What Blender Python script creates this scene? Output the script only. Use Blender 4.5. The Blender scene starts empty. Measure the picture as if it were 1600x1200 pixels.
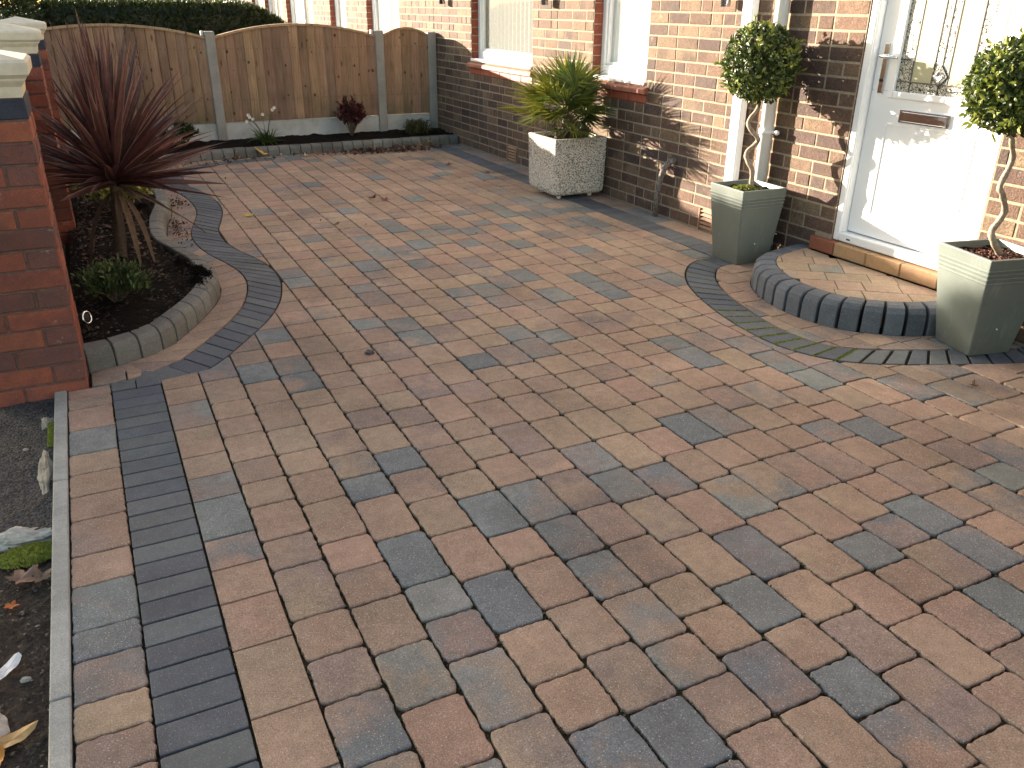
import bpy, math, random
from math import sin, cos, pi, radians, hypot, atan2, sqrt
from mathutils import Vector, Matrix, noise
random.seed(7)
S = bpy.context.scene
C = S.collection
R = random.random
U = random.uniform

# ------------------------------------------------------------ camera, sky, sun
CAMH = 1.39
cd = bpy.data.cameras.new('camera'); cam = bpy.data.objects.new('camera', cd); C.objects.link(cam)
cd.sensor_width = 36; cd.lens = 1298.72 / 1600 * 36; cd.clip_start = 0.05; cd.clip_end = 2000
_p, _r, _y = 0.42872, 0.007892, 0.460788
fw = Vector((sin(_y) * cos(_p), cos(_y) * cos(_p), -sin(_p)))
rt0 = Vector((cos(_y), -sin(_y), 0)); up0 = rt0.cross(fw)
rt = rt0 * cos(_r) + up0 * sin(_r); up = up0 * cos(_r) - rt0 * sin(_r)
m = Matrix((rt, up, -fw)).transposed().to_4x4(); m.translation = (0, 0, CAMH)
cam.matrix_world = m
S.camera = cam
SUND = Vector((-1, 1.87, 0.40)).normalized()          # towards the sun
w = bpy.data.worlds.new('World'); S.world = w; w.use_nodes = True
nt = w.node_tree
sky = nt.nodes.new('ShaderNodeTexSky'); sky.sky_type = 'NISHITA'; sky.sun_disc = False
sky.sun_elevation = math.asin(SUND.z); sky.sun_rotation = atan2(SUND.x, SUND.y)
sky.air_density = 1.0; sky.dust_density = 1.5
tint = nt.nodes.new('ShaderNodeMix'); tint.data_type = 'RGBA'; tint.blend_type = 'MULTIPLY'; tint.inputs[0].default_value = 1
tint.inputs[7].default_value = (1.10, 1.0, .86, 1)       # daylight balance of the camera
nt.links.new(sky.outputs[0], tint.inputs[6]); nt.links.new(tint.outputs[2], nt.nodes['Background'].inputs[0])
nt.nodes['Background'].inputs[1].default_value = 0.08
ld = bpy.data.lights.new('sun', 'SUN'); sun = bpy.data.objects.new('sun', ld); C.objects.link(sun)
ld.energy = 4.4; ld.angle = radians(0.5); ld.color = (1.0, 0.86, 0.68)
sun.rotation_euler = SUND.to_track_quat('Z', 'Y').to_euler()
S.view_settings.view_transform = 'Standard'; S.view_settings.look = 'None'
S.view_settings.exposure = 2.60; S.view_settings.gamma = 1

# ------------------------------------------------------------ helpers
def tag(o, label=None, cat=None, group=None, kind=None):
    if label: o['label'] = label
    if cat: o['category'] = cat
    if group: o['group'] = group
    if kind: o['kind'] = kind
    return o

def thing(name, label, cat, loc=(0, 0, 0), group=None):
    o = bpy.data.objects.new(name, None); C.objects.link(o); o.location = loc
    o.empty_display_size = 0.1
    return tag(o, label, cat, group)

def wloc(o):
    v = Vector((0, 0, 0))
    while o: v += o.location; o = o.parent
    return v

def copy_tree(o, parent=None):
    c = o.copy(); C.objects.link(c); c.parent = parent
    for ch in list(o.children): copy_tree(ch, c)
    return c

class MB:
    def __init__(s): s.v = []; s.f = []; s.m = []; s.c = []; s.c2 = []; s.sm = []
    def add(s, vs, fs, mi=0, col=(1, 1, 1, 0), col2=None, smooth=False):
        b = len(s.v); s.v += [tuple(p) for p in vs]
        for f in fs:
            s.f.append([b + i for i in f]); s.m.append(mi); s.c.append(col); s.c2.append(col2 or col); s.sm.append(smooth)
    def box(s, x0, x1, y0, y1, z0, z1, mi=0, col=(1, 1, 1, 0), bev=0.0, skip=()):
        if bev <= 0:
            v = [(x0, y0, z0), (x1, y0, z0), (x1, y1, z0), (x0, y1, z0), (x0, y0, z1), (x1, y0, z1), (x1, y1, z1), (x0, y1, z1)]
            f = [(3, 2, 1, 0), (4, 5, 6, 7), (0, 1, 5, 4), (1, 2, 6, 5), (2, 3, 7, 6), (3, 0, 4, 7)]
            s.add(v, f, mi, col); return
        b = min(bev, abs(x1 - x0) * .45, abs(y1 - y0) * .45, abs(z1 - z0) * .45)
        vs = []; idx = {}
        for ix, X in enumerate((x0, x1)):
            for iy, Y in enumerate((y0, y1)):
                for iz, Z in enumerate((z0, z1)):
                    sx = b if ix == 0 else -b; sy = b if iy == 0 else -b; sz = b if iz == 0 else -b
                    idx[(ix, iy, iz, 'x')] = len(vs); vs.append((X, Y + sy, Z + sz))
                    idx[(ix, iy, iz, 'y')] = len(vs); vs.append((X + sx, Y, Z + sz))
                    idx[(ix, iy, iz, 'z')] = len(vs); vs.append((X + sx, Y + sy, Z))
        g = lambda a, b_, c, d: idx[(a, b_, c, d)]
        fs = []
        for a in (0, 1):
            fs.append((g(a, 0, 0, 'x'), g(a, 1, 0, 'x'), g(a, 1, 1, 'x'), g(a, 0, 1, 'x')))
            fs.append((g(0, a, 0, 'y'), g(1, a, 0, 'y'), g(1, a, 1, 'y'), g(0, a, 1, 'y')))
            fs.append((g(0, 0, a, 'z'), g(1, 0, a, 'z'), g(1, 1, a, 'z'), g(0, 1, a, 'z')))
            for c in (0, 1):
                fs.append((g(a, c, 0, 'x'), g(a, c, 0, 'y'), g(a, c, 1, 'y'), g(a, c, 1, 'x')))
                fs.append((g(a, 0, c, 'x'), g(a, 0, c, 'z'), g(a, 1, c, 'z'), g(a, 1, c, 'x')))
                fs.append((g(0, a, c, 'y'), g(0, a, c, 'z'), g(1, a, c, 'z'), g(1, a, c, 'y')))
                for d in (0, 1):
                    fs.append((g(a, c, d, 'x'), g(a, c, d, 'y'), g(a, c, d, 'z')))
        cen = Vector(((x0 + x1) / 2, (y0 + y1) / 2, (z0 + z1) / 2)); out = []
        for f in fs:
            P = [Vector(vs[i]) for i in f]; n = (P[1] - P[0]).cross(P[2] - P[0]); ce = sum(P, Vector()) / len(P)
            out.append(f if n.dot(ce - cen) > 0 else f[::-1])
        s.add(vs, out, mi, col)
    def tube(s, pts, rad, n=8, mi=0, col=(1, 1, 1, 0), caps=True, smooth=True, flat=1.0):
        pts = [Vector(p) for p in pts]; N = len(pts)
        rads = rad if isinstance(rad, (list, tuple)) else [rad] * N
        prev = None; vs = []
        for i, p in enumerate(pts):
            d = (pts[min(i + 1, N - 1)] - pts[max(i - 1, 0)]).normalized()
            if prev is None: a = d.orthogonal().normalized()
            else: a = (prev - d * prev.dot(d)); a = a.normalized() if a.length > 1e-6 else d.orthogonal().normalized()
            prev = a; b = d.cross(a)
            for k in range(n):
                t = 2 * pi * k / n; vs.append(p + (a * cos(t) + b * sin(t) * flat) * rads[i])
        fs = []
        for i in range(N - 1):
            for k in range(n):
                fs.append((i * n + k, i * n + (k + 1) % n, (i + 1) * n + (k + 1) % n, (i + 1) * n + k))
        if caps: fs.append(tuple(range(n))[::-1]); fs.append(tuple((N - 1) * n + k for k in range(n)))
        s.add(vs, fs, mi, col, smooth=smooth)
    def prism(s, poly, z0, z1, bev=0.0, bz=0.0, mi=0, col=(1, 1, 1, 0), col2=None, tilt=(0, 0)):
        """poly: ccw 2D outline. top inset by bev and lowered by bz at the rim."""
        n = len(poly)
        cx = sum(p[0] for p in poly) / n; cy = sum(p[1] for p in poly) / n
        T = lambda x, y: tilt[0] * (x - cx) + tilt[1] * (y - cy)
        ins = offset(poly, bev) if bev > 0 else poly
        vs = [(x, y, z0) for x, y in poly] + [(x, y, z1 - bz + T(x, y)) for x, y in poly]
        fs = [(i, (i + 1) % n, n + (i + 1) % n, n + i) for i in range(n)]
        if bev > 0:
            mid = offset(poly, bev * .35)
            vs += [(x, y, z1 - bz * .3 + T(x, y)) for x, y in mid] + [(x, y, z1 + T(x, y)) for x, y in ins]
            for k in (1, 2):
                fs += [(k * n + i, k * n + (i + 1) % n, (k + 1) * n + (i + 1) % n, (k + 1) * n + i) for i in range(n)]
            fs.append(tuple(3 * n + i for i in range(n)))
        else: fs.append(tuple(n + i for i in range(n)))
        s.add(vs, fs, mi, col, col2)
    def build(s, name, mats, parent=None, label=None):
        off = wloc(parent) if parent else Vector((0, 0, 0))
        me = bpy.data.meshes.new(name)
        me.from_pydata([(x - off.x, y - off.y, z - off.z) for x, y, z in s.v], [], s.f)
        if not isinstance(mats, (list, tuple)): mats = [mats]
        for mt in mats: me.materials.append(mt)
        me.polygons.foreach_set('material_index', s.m)
        me.polygons.foreach_set('use_smooth', s.sm)
        for nm, cc in (('Col', s.c), ('Col2', s.c2)):
            at = me.color_attributes.new(nm, 'FLOAT_COLOR', 'CORNER'); arr = []
            for f, c in zip(s.f, cc):
                c = tuple(c) if len(c) == 4 else tuple(c) + (0,)
                arr += list(c) * len(f)
            at.data.foreach_set('color', arr)
        me.update()
        o = bpy.data.objects.new(name, me); C.objects.link(o); o.parent = parent
        if label: o['label'] = label
        return o

def area(p): return sum(p[i][0] * p[(i + 1) % len(p)][1] - p[(i + 1) % len(p)][0] * p[i][1] for i in range(len(p))) / 2
def clean(p, eps=0.004):
    q = []
    for a in p:
        if not q or hypot(a[0] - q[-1][0], a[1] - q[-1][1]) > eps: q.append(a)
    while len(q) > 2 and hypot(q[0][0] - q[-1][0], q[0][1] - q[-1][1]) <= eps: q.pop()
    return q
def offset(p, d):
    n = len(p); o = []
    for i in range(n):
        a, b, c = p[i - 1], p[i], p[(i + 1) % n]
        e1 = (b[0] - a[0], b[1] - a[1]); e2 = (c[0] - b[0], c[1] - b[1])
        l1 = hypot(*e1) or 1e-9; l2 = hypot(*e2) or 1e-9
        n1 = (-e1[1] / l1, e1[0] / l1); n2 = (-e2[1] / l2, e2[0] / l2)
        k = 1 + n1[0] * n2[0] + n1[1] * n2[1]
        if k < 0.35: k = 0.35
        o.append((b[0] + d * (n1[0] + n2[0]) / k, b[1] + d * (n1[1] + n2[1]) / k))
    return o
def clip(subject, clipper):
    out = subject
    for i in range(len(clipper)):
        a = clipper[i]; b = clipper[(i + 1) % len(clipper)]
        inp = out; out = []
        if not inp: break
        side = lambda p: (b[0] - a[0]) * (p[1] - a[1]) - (b[1] - a[1]) * (p[0] - a[0])
        for j in range(len(inp)):
            p = inp[j - 1]; q = inp[j]; sp = side(p); sq = side(q)
            if sq >= 0:
                if sp < 0: t = sp / (sp - sq); out.append((p[0] + t * (q[0] - p[0]), p[1] + t * (q[1] - p[1])))
                out.append(q)
            elif sp >= 0:
                t = sp / (sp - sq); out.append((p[0] + t * (q[0] - p[0]), p[1] + t * (q[1] - p[1])))
    return out
def inside(pt, poly):
    x, y = pt; c = False
    for i in range(len(poly)):
        x1, y1 = poly[i - 1]; x2, y2 = poly[i]
        if (y1 > y) != (y2 > y) and x < (x2 - x1) * (y - y1) / (y2 - y1) + x1: c = not c
    return c
def spline(P, per=8):
    P = [Vector(p) for p in P]; out = []
    for i in range(len(P) - 1):
        a = P[max(i - 1, 0)]; b = P[i]; c = P[i + 1]; d = P[min(i + 2, len(P) - 1)]
        for k in range(per):
            t = k / per
            out.append(0.5 * ((2 * b) + (c - a) * t + (2 * a - 5 * b + 4 * c - d) * t * t + (3 * b - a - 3 * c + d) * t ** 3))
    out.append(P[-1]); return [tuple(p) for p in out]
def resample(P, n):
    L = [0]
    for i in range(1, len(P)): L.append(L[-1] + (Vector(P[i]) - Vector(P[i - 1])).length)
    out = []; j = 0
    for k in range(n + 1):
        t = L[-1] * k / n
        while j < len(P) - 2 and L[j + 1] < t: j += 1
        f = (t - L[j]) / max(L[j + 1] - L[j], 1e-9)
        out.append(tuple(Vector(P[j]).lerp(Vector(P[j + 1]), min(max(f, 0), 1))))
    return out
def length(P): return sum((Vector(P[i]) - Vector(P[i - 1])).length for i in range(1, len(P)))
def side_offset(P, d):      # d>0 to the left of travel
    o = []
    for i in range(len(P)):
        a = Vector(P[max(i - 1, 0)]); b = Vector(P[min(i + 1, len(P) - 1)]); t = (b - a).normalized()
        o.append((P[i][0] - t.y * d, P[i][1] + t.x * d))
    return o

# ------------------------------------------------------------ materials
def mat(name):
    mt = bpy.data.materials.new(name); mt.use_nodes = True
    n = mt.node_tree.nodes; l = mt.node_tree.links
    return mt, n, l, n['Principled BSDF']
def N(n, t, **kw):
    x = n.new(t)
    for k, v in kw.items():
        if k in ('inp',):
            for a, b in v.items(): x.inputs[a].default_value = b
        else: setattr(x, k, v)
    return x
def mixc(n, l, f, a, b, mode='MIX'):
    x = n.new('ShaderNodeMix'); x.data_type = 'RGBA'; x.blend_type = mode
    for sock, v in ((x.inputs[0], f), (x.inputs[6], a), (x.inputs[7], b)):
        if hasattr(v, 'is_linked') or hasattr(v, 'links'): l.new(v, sock)
        elif isinstance(v, (int, float)): sock.default_value = v
        else: sock.default_value = tuple(v) + ((1,) if len(v) == 3 else ())
    return x.outputs[2]
def ramp(n, l, src, a, b, ca=(0, 0, 0, 1), cb=(1, 1, 1, 1)):
    r = n.new('ShaderNodeValToRGB'); r.color_ramp.elements[0].position = a; r.color_ramp.elements[1].position = b
    r.color_ramp.elements[0].color = ca; r.color_ramp.elements[1].color = cb
    l.new(src, r.inputs[0]); return r.outputs[0]
def noi(n, l, scale, vec=None, det=4, rough=.55, dist=0):
    x = N(n, 'ShaderNodeTexNoise', inp={'Scale': scale, 'Detail': det, 'Roughness': rough, 'Distortion': dist})
    if vec is not None: l.new(vec, x.inputs['Vector'])
    return x.outputs['Fac']
def vor(n, l, scale, vec=None, out='Distance', feat='F1'):
    x = N(n, 'ShaderNodeTexVoronoi', feature=feat, inp={'Scale': scale})
    if vec is not None: l.new(vec, x.inputs['Vector'])
    return x.outputs[out]
def bump(n, l, bs, h, strength=.3, dist=.01, prev=None):
    b = N(n, 'ShaderNodeBump', inp={'Strength': strength, 'Distance': dist}); l.new(h, b.inputs['Height'])
    if prev: l.new(prev, b.inputs['Normal'])
    l.new(b.outputs[0], bs.inputs['Normal']); return b.outputs[0]
def objco(n): return n.new('ShaderNodeTexCoord').outputs['Object']
def vscale(n, l, vec, s):
    x = N(n, 'ShaderNodeMapping'); x.inputs['Scale'].default_value = s; l.new(vec, x.inputs['Vector']); return x.outputs[0]

def stone_attr(name, speck=.35, rough=.85, patch=True, grain=420, bs_=.35, pits=1.0, spots=0.0, big=.25):
    """masonry/concrete whose colours come per unit from the mesh (Col, Col2)"""
    mt, n, l, bs = mat(name); co = objco(n)
    a1 = N(n, 'ShaderNodeAttribute', attribute_name='Col'); a2 = N(n, 'ShaderNodeAttribute', attribute_name='Col2')
    mv = n.new('ShaderNodeCombineXYZ'); mu = N(n, 'ShaderNodeMath', operation='MULTIPLY'); mu.inputs[1].default_value = 37.0
    l.new(a1.outputs['Alpha'], mu.inputs[0]); l.new(mu.outputs[0], mv.inputs[2])
    ad = N(n, 'ShaderNodeVectorMath', operation='ADD'); l.new(co, ad.inputs[0]); l.new(mv.outputs[0], ad.inputs[1]); v = ad.outputs[0]
    c = a1.outputs['Color']
    if patch: c = mixc(n, l, ramp(n, l, noi(n, l, 5.5, v, 4, .6), .43, .66), c, a2.outputs['Color'])
    c = mixc(n, l, 1.0, c, ramp(n, l, noi(n, l, 2.2, co, 4), .25, .75, (1 - big * .8,) * 3 + (1,), (1 + big * .3,) * 3 + (1,)), 'MULTIPLY')
    c = mixc(n, l, 1.0, c, ramp(n, l, noi(n, l, 28, v, 6, .7), .3, .72, (1 - speck * .6,) * 3 + (1,), (1 + speck * .35,) * 3 + (1,)), 'MULTIPLY')
    g = noi(n, l, grain, co, 2, .6)
    c = mixc(n, l, 1.0, c, ramp(n, l, g, .3, .7, (1 - speck,) * 3 + (1,), (1 + speck * .7,) * 3 + (1,)), 'MULTIPLY')
    if pits:
        for sc_, cc_, th_, am_, r1, r2 in ((120, (.66, .61, .54), .62, .6, .15, .24), (85, (.06, .05, .045), .60, .75, .09, .17), (230, (.60, .56, .50), .55, .45, .22, .34)):
            vv = N(n, 'ShaderNodeTexVoronoi', inp={'Scale': float(sc_)}); l.new(v, vv.inputs['Vector'])
            sp_ = n.new('ShaderNodeSeparateColor'); l.new(vv.outputs['Color'], sp_.inputs[0])
            msk = mixc(n, l, 1.0, ramp(n, l, vv.outputs['Distance'], r1, r2, (am_ * pits,) * 3 + (1,), (0, 0, 0, 1)), ramp(n, l, sp_.outputs[0], th_, th_ + .02), 'MULTIPLY')
            c = mixc(n, l, msk, c, cc_)
    if spots > 0:
        c = mixc(n, l, ramp(n, l, noi(n, l, 13, v, 5, .75), .62, .74, (0, 0, 0, 1), (spots,) * 3 + (1,)), c, (.55, .50, .46))
    l.new(c, bs.inputs['Base Color']); bs.inputs['Roughness'].default_value = rough
    nb = bump(n, l, bs, g, bs_, .004)
    bump(n, l, bs, noi(n, l, 45, v, 4, .6), .3, .006, nb)
    return mt

M = {}
M['paver'] = stone_attr('paver_concrete', .36, .88, True, 300, .45, .8, 0, .42)
M['dark_paver'] = stone_attr('charcoal_paver', .28, .8, True, 380, .4, .32, 0, .4)
M['kerb'] = stone_attr('kerb_concrete', .28, .8, True, 300, .35, .4, 0, .5)
M['brick'] = stone_attr('rustic_brick', .45, .9, True, 130, .8, False, .45)
M['red_brick'] = stone_attr('smooth_red_brick', .30, .75, True, 260, .35, 0, .5, .5)
M['fence_concrete'] = stone_attr('post_concrete', .15, .9, True, 200, .2, False, 0)
M['clay'] = stone_attr('clay_tile', .2, .6, True, 200, .25, False, 0)

def plain(name, col, rough=.5, metal=0, nscale=None, namt=.2, bumps=None, spec=None, coat=0):
    mt, n, l, bs = mat(name); co = objco(n)
    bs.inputs['Base Color'].default_value = tuple(col) + (1,); bs.inputs['Roughness'].default_value = rough
    bs.inputs['Metallic'].default_value = metal; bs.inputs['Coat Weight'].default_value = coat
    if nscale:
        c = mixc(n, l, 1.0, col, ramp(n, l, noi(n, l, nscale, co, 6, .6), .3, .7, (1 - namt,) * 3 + (1,), (1 + namt,) * 3 + (1,)), 'MULTIPLY')
        l.new(c, bs.inputs['Base Color'])
    if bumps: bump(n, l, bs, noi(n, l, bumps[0], co, 5, .6), bumps[1], .004)
    return mt
M['mortar'] = plain('mortar', (.31, .25, .18), .95, nscale=60, namt=.3, bumps=(300, .6))
M['mortar_dark'] = plain('pillar_mortar', (.14, .085, .07), .95, nscale=60, namt=.3, bumps=(300, .6))
M['upvc'] = plain('white_plastic', (.83, .84, .86), .28, nscale=3, namt=.03)
def joint_mat():
    mt, n, l, bs = mat('joint_sand'); co = objco(n)
    c = mixc(n, l, ramp(n, l, noi(n, l, 3.5, co, 6, .7), .48, .66), (.026, .018, .011), (.032, .038, .011))
    c = mixc(n, l, ramp(n, l, noi(n, l, 130, co, 3, .7), .5, .7, (0, 0, 0, 1), (.6, .6, .6, 1)), c, (.11, .085, .055))
    l.new(c, bs.inputs['Base Color']); bs.inputs['Roughness'].default_value = 1; bs.inputs['Specular IOR Level'].default_value = .2
    bump(n, l, bs, noi(n, l, 250, co, 4), 1, .004); return mt
M['sand'] = joint_mat()
M['black'] = plain('black_gap', (.012, .012, .012), .7)
M['lead'] = plain('lead_came', (.09, .09, .10), .45, .6)
M['chrome'] = plain('chrome', (.84, .86, .88), .16, 1)
M['steel'] = plain('brushed_steel', (.45, .5, .56), .25, 1, nscale=40, namt=.1)
M['cap'] = plain('cast_stone_cap', (.66, .60, .47), .8, nscale=25, namt=.10, bumps=(400, .3))
M['curtain'] = plain('white_curtain', (.9, .9, .88), .9, nscale=8, namt=.03)
M['blind'] = plain('pale_green_blind', (.30, .32, .20), .8, nscale=6, namt=.06)
M['room'] = plain('dim_room', (.06, .055, .05), .9)
M['roof'] = plain('slate_roof', (.10, .10, .11), .7, nscale=8, namt=.3)
M['terracotta'] = plain('terracotta_vent', (.30, .17, .11), .8, nscale=30, namt=.2)
M['buff'] = plain('buff_vent', (.55, .47, .36), .8, nscale=30, namt=.2)
M['moss'] = plain('moss', (.24, .26, .04), 1, nscale=90, namt=.6, bumps=(200, 1))
M['bark'] = plain('stem_bark', (.30, .24, .18), .8, nscale=60, namt=.35, bumps=(150, .8))
M['dark_bark'] = plain('dark_trunk', (.10, .07, .05), .9, nscale=50, namt=.5, bumps=(90, 1))
M['stone'] = plain('rubble', (.42, .40, .37), .9, nscale=40, namt=.35, bumps=(120, .8))
M['haunch'] = plain('mortar_haunch', (.30, .28, .23), .95, nscale=20, namt=.35, bumps=(90, .8))

def pot_mat():
    mt, n, l, bs = mat('sage_glazed_pot'); co = objco(n)
    c = mixc(n, l, ramp(n, l, noi(n, l, 6, co, 5, .6), .3, .7), (.120, .145, .134), (.152, .176, .160))
    c = mixc(n, l, ramp(n, l, noi(n, l, 600, co, 1), .60, .72, (0, 0, 0, 1), (.35, .35, .35, 1)), c, (.34, .37, .33))
    sz = n.new('ShaderNodeSeparateXYZ'); l.new(co, sz.inputs[0])
    low = ramp(n, l, sz.outputs[2], .0, .13, (.75, .75, .75, 1), (0, 0, 0, 1))
    c = mixc(n, l, mixc(n, l, 1, low, ramp(n, l, noi(n, l, 26, co, 7, .75), .40, .62), 'MULTIPLY'), c, (.12, .10, .075))
    c = mixc(n, l, ramp(n, l, noi(n, l, 9, vscale(n, l, co, (3, 3, .5)), 6, .7), .58, .78, (0, 0, 0, 1), (.30, .30, .30, 1)), c, (.42, .42, .37))
    l.new(c, bs.inputs['Base Color']); bs.inputs['Roughness'].default_value = .5
    bs.inputs['Metallic'].default_value = .15
    bump(n, l, bs, noi(n, l, 500, co, 2), .12, .002); return mt
M['pot'] = pot_mat()
def granite():
    mt, n, l, bs = mat('exposed_aggregate'); co = objco(n)
    x = N(n, 'ShaderNodeTexVoronoi', feature='F1', inp={'Scale': 140.0}); l.new(co, x.inputs['Vector'])
    sep = n.new('ShaderNodeSeparateColor'); l.new(x.outputs['Color'], sep.inputs[0])
    r = n.new('ShaderNodeValToRGB'); e = r.color_ramp; e.interpolation = 'CONSTANT'
    e.elements[0].position = 0; e.elements[0].color = (.05, .045, .04, 1)
    e.elements[1].position = .30; e.elements[1].color = (.17, .12, .09, 1)
    for p_, c_ in ((.50, (.45, .42, .38, 1)), (.66, (.68, .66, .62, 1)), (.8, (.55, .50, .44, 1))):
        k = e.elements.new(p_); k.color = c_
    l.new(sep.outputs[0], r.inputs[0])
    c = mixc(n, l, ramp(n, l, x.outputs['Distance'], .50, .66), r.outputs[0], (.60, .57, .52))
    c = mixc(n, l, ramp(n, l, noi(n, l, 300, co, 2), .35, .65, (0, 0, 0, 1), (.12, .12, .12, 1)), c, (.62, .60, .55))
    l.new(c, bs.inputs['Base Color']); bs.inputs['Roughness'].default_value = .75
    inv = N(n, 'ShaderNodeMath', operation='SUBTRACT'); inv.inputs[0].default_value = 1; l.new(x.outputs['Distance'], inv.inputs[1])
    bump(n, l, bs, inv.outputs[0], .5, .004); return mt
M['granite'] = granite()
def soil_mat(name, a, b, sc=30):
    mt, n, l, bs = mat(name); co = objco(n)
    c = mixc(n, l, ramp(n, l, noi(n, l, sc, co, 8, .7), .35, .7), a, b)
    c = mixc(n, l, ramp(n, l, noi(n, l, 160, co, 3), .66, .76, (0, 0, 0, 1), (.5, .5, .5, 1)), c, (.12, .10, .08))
    l.new(c, bs.inputs['Base Color']); bs.inputs['Roughness'].default_value = 1
    bs.inputs['Specular IOR Level'].default_value = .15
    nb = bump(n, l, bs, noi(n, l, 60, co, 8, .7), 1, .03); bump(n, l, bs, vor(n, l, 110, co), .8, .01, nb); return mt
M['soil'] = soil_mat('dark_compost', (.007, .0055, .0048), (.020, .015, .012))
M['earth'] = soil_mat('brown_earth', (.06, .046, .038), (.15, .118, .095), 22)
def tarmac_mat():
    mt, n, l, bs = mat('tarmac'); co = objco(n)
    x = N(n, 'ShaderNodeTexVoronoi', inp={'Scale': 120.0}); l.new(co, x.inputs['Vector'])
    sep = n.new('ShaderNodeSeparateColor'); l.new(x.outputs['Color'], sep.inputs[0])
    c = mixc(n, l, ramp(n, l, sep.outputs[0], .2, .95), (.016, .018, .022), (.07, .072, .078))
    c = mixc(n, l, ramp(n, l, noi(n, l, 5, co, 5), .55, .75), c, (.06, .06, .045))
    l.new(c, bs.inputs['Base Color']); bs.inputs['Roughness'].default_value = .85
    inv = N(n, 'ShaderNodeMath', operation='SUBTRACT'); inv.inputs[0].default_value = 1; l.new(x.outputs['Distance'], inv.inputs[1])
    bump(n, l, bs, inv.outputs[0], 1, .012); return mt
M['tarmac'] = tarmac_mat()
def wood_mat():
    mt, n, l, bs = mat('fence_board'); co = objco(n)
    a1 = N(n, 'ShaderNodeAttribute', attribute_name='Col')
    mu = N(n, 'ShaderNodeMath', operation='MULTIPLY'); mu.inputs[1].default_value = 61.0; l.new(a1.outputs['Alpha'], mu.inputs[0])
    mv = n.new('ShaderNodeCombineXYZ'); l.new(mu.outputs[0], mv.inputs[1])
    ad = N(n, 'ShaderNodeVectorMath', operation='ADD'); l.new(co, ad.inputs[0]); l.new(mv.outputs[0], ad.inputs[1]); v = ad.outputs[0]
    gr = noi(n, l, 14, vscale(n, l, v, (6, 1, .35)), 6, .65, .6)
    c = mixc(n, l, 1, a1.outputs['Color'], ramp(n, l, gr, .28, .72, (.62, .55, .5, 1), (1.15, 1.15, 1.12, 1)), 'MULTIPLY')
    c = mixc(n, l, 1, c, ramp(n, l, noi(n, l, 2.5, v, 3), .3, .7, (.8, .78, .76, 1), (1.12, 1.1, 1.08, 1)), 'MULTIPLY')
    for sc_, sx_, sz_, th_, r1, r2, cc_ in ((9.0, 1.2, .9, .72, .10, .17, (.030, .014, .008)), (6.5, 2.6, .8, .66, .08, .22, (.075, .038, .02)), (17.0, 1.0, .8, .80, .12, .24, (.04, .02, .012)), (5.0, 3.5, .55, .72, .04, .30, (.12, .075, .045))):
        vv = N(n, 'ShaderNodeTexVoronoi', inp={'Scale': sc_}); l.new(vscale(n, l, v, (sx_, 1, sz_)), vv.inputs['Vector'])
        sp_ = n.new('ShaderNodeSeparateColor'); l.new(vv.outputs['Color'], sp_.inputs[0])
        msk = mixc(n, l, 1.0, ramp(n, l, vv.outputs['Distance'], r1, r2, (.9, .9, .9, 1), (0, 0, 0, 1)), ramp(n, l, sp_.outputs[0], th_, th_ + .02), 'MULTIPLY')
        c = mixc(n, l, msk, c, cc_)
    sx = n.new('ShaderNodeSeparateXYZ'); l.new(co, sx.inputs[0])
    gm = mixc(n, l, 1, ramp(n, l, sx.outputs[2], .25, .62, (.55, .55, .55, 1), (0, 0, 0, 1)), ramp(n, l, noi(n, l, 4, co, 5), .35, .6), 'MULTIPLY')
    c = mixc(n, l, gm, c, (.085, .09, .045))
    l.new(c, bs.inputs['Base Color']); bs.inputs['Roughness'].default_value = .85
    bump(n, l, bs, gr, .4, .003); return mt
M['wood'] = wood_mat()
def leaf_mat(name, trans=.25, rough=.45):
    mt, n, l, bs = mat(name); a1 = N(n, 'ShaderNodeAttribute', attribute_name='Col')
    c = mixc(n, l, 1, a1.outputs['Color'], ramp(n, l, noi(n, l, 40, objco(n), 3), .3, .7, (.75, .75, .75, 1), (1.2, 1.2, 1.2, 1)), 'MULTIPLY')
    l.new(c, bs.inputs['Base Color']); bs.inputs['Roughness'].default_value = rough
    t = n.new('ShaderNodeBsdfTranslucent'); l.new(c, t.inputs[0]); mx = n.new('ShaderNodeMixShader'); mx.inputs[0].default_value = trans
    l.new(bs.outputs[0], mx.inputs[1]); l.new(t.outputs[0], mx.inputs[2]); l.new(mx.outputs[0], n['Material Output'].inputs[0]); return mt
M['leaf'] = leaf_mat('leaf')
M['dry'] = leaf_mat('dry_leaf', .1, .8)
M['spike'] = leaf_mat('spiky_leaf', .12, .38)
def glass_mat():
    mt, n, l, bs = mat('window_glass')
    bs.inputs['Base Color'].default_value = (.9, .95, .93, 1); bs.inputs['Roughness'].default_value = .02
    bs.inputs['Alpha'].default_value = .12; return mt
M['glass'] = glass_mat()
def obscure():
    mt, n, l, bs = mat('obscure_textured_glass'); co = objco(n)
    g = noi(n, l, 95, co, 3, .6, 1.5)
    c = mixc(n, l, ramp(n, l, g, .45, .53), (.018, .018, .016), (.50, .50, .44))
    l.new(c, bs.inputs['Base Color']); bs.inputs['Roughness'].default_value = .15
    bump(n, l, bs, g, .6, .004); return mt
M['obscure'] = obscure()
M['cream'] = plain('cream_glass', (.44, .43, .30), .15, nscale=5, namt=.05)
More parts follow.
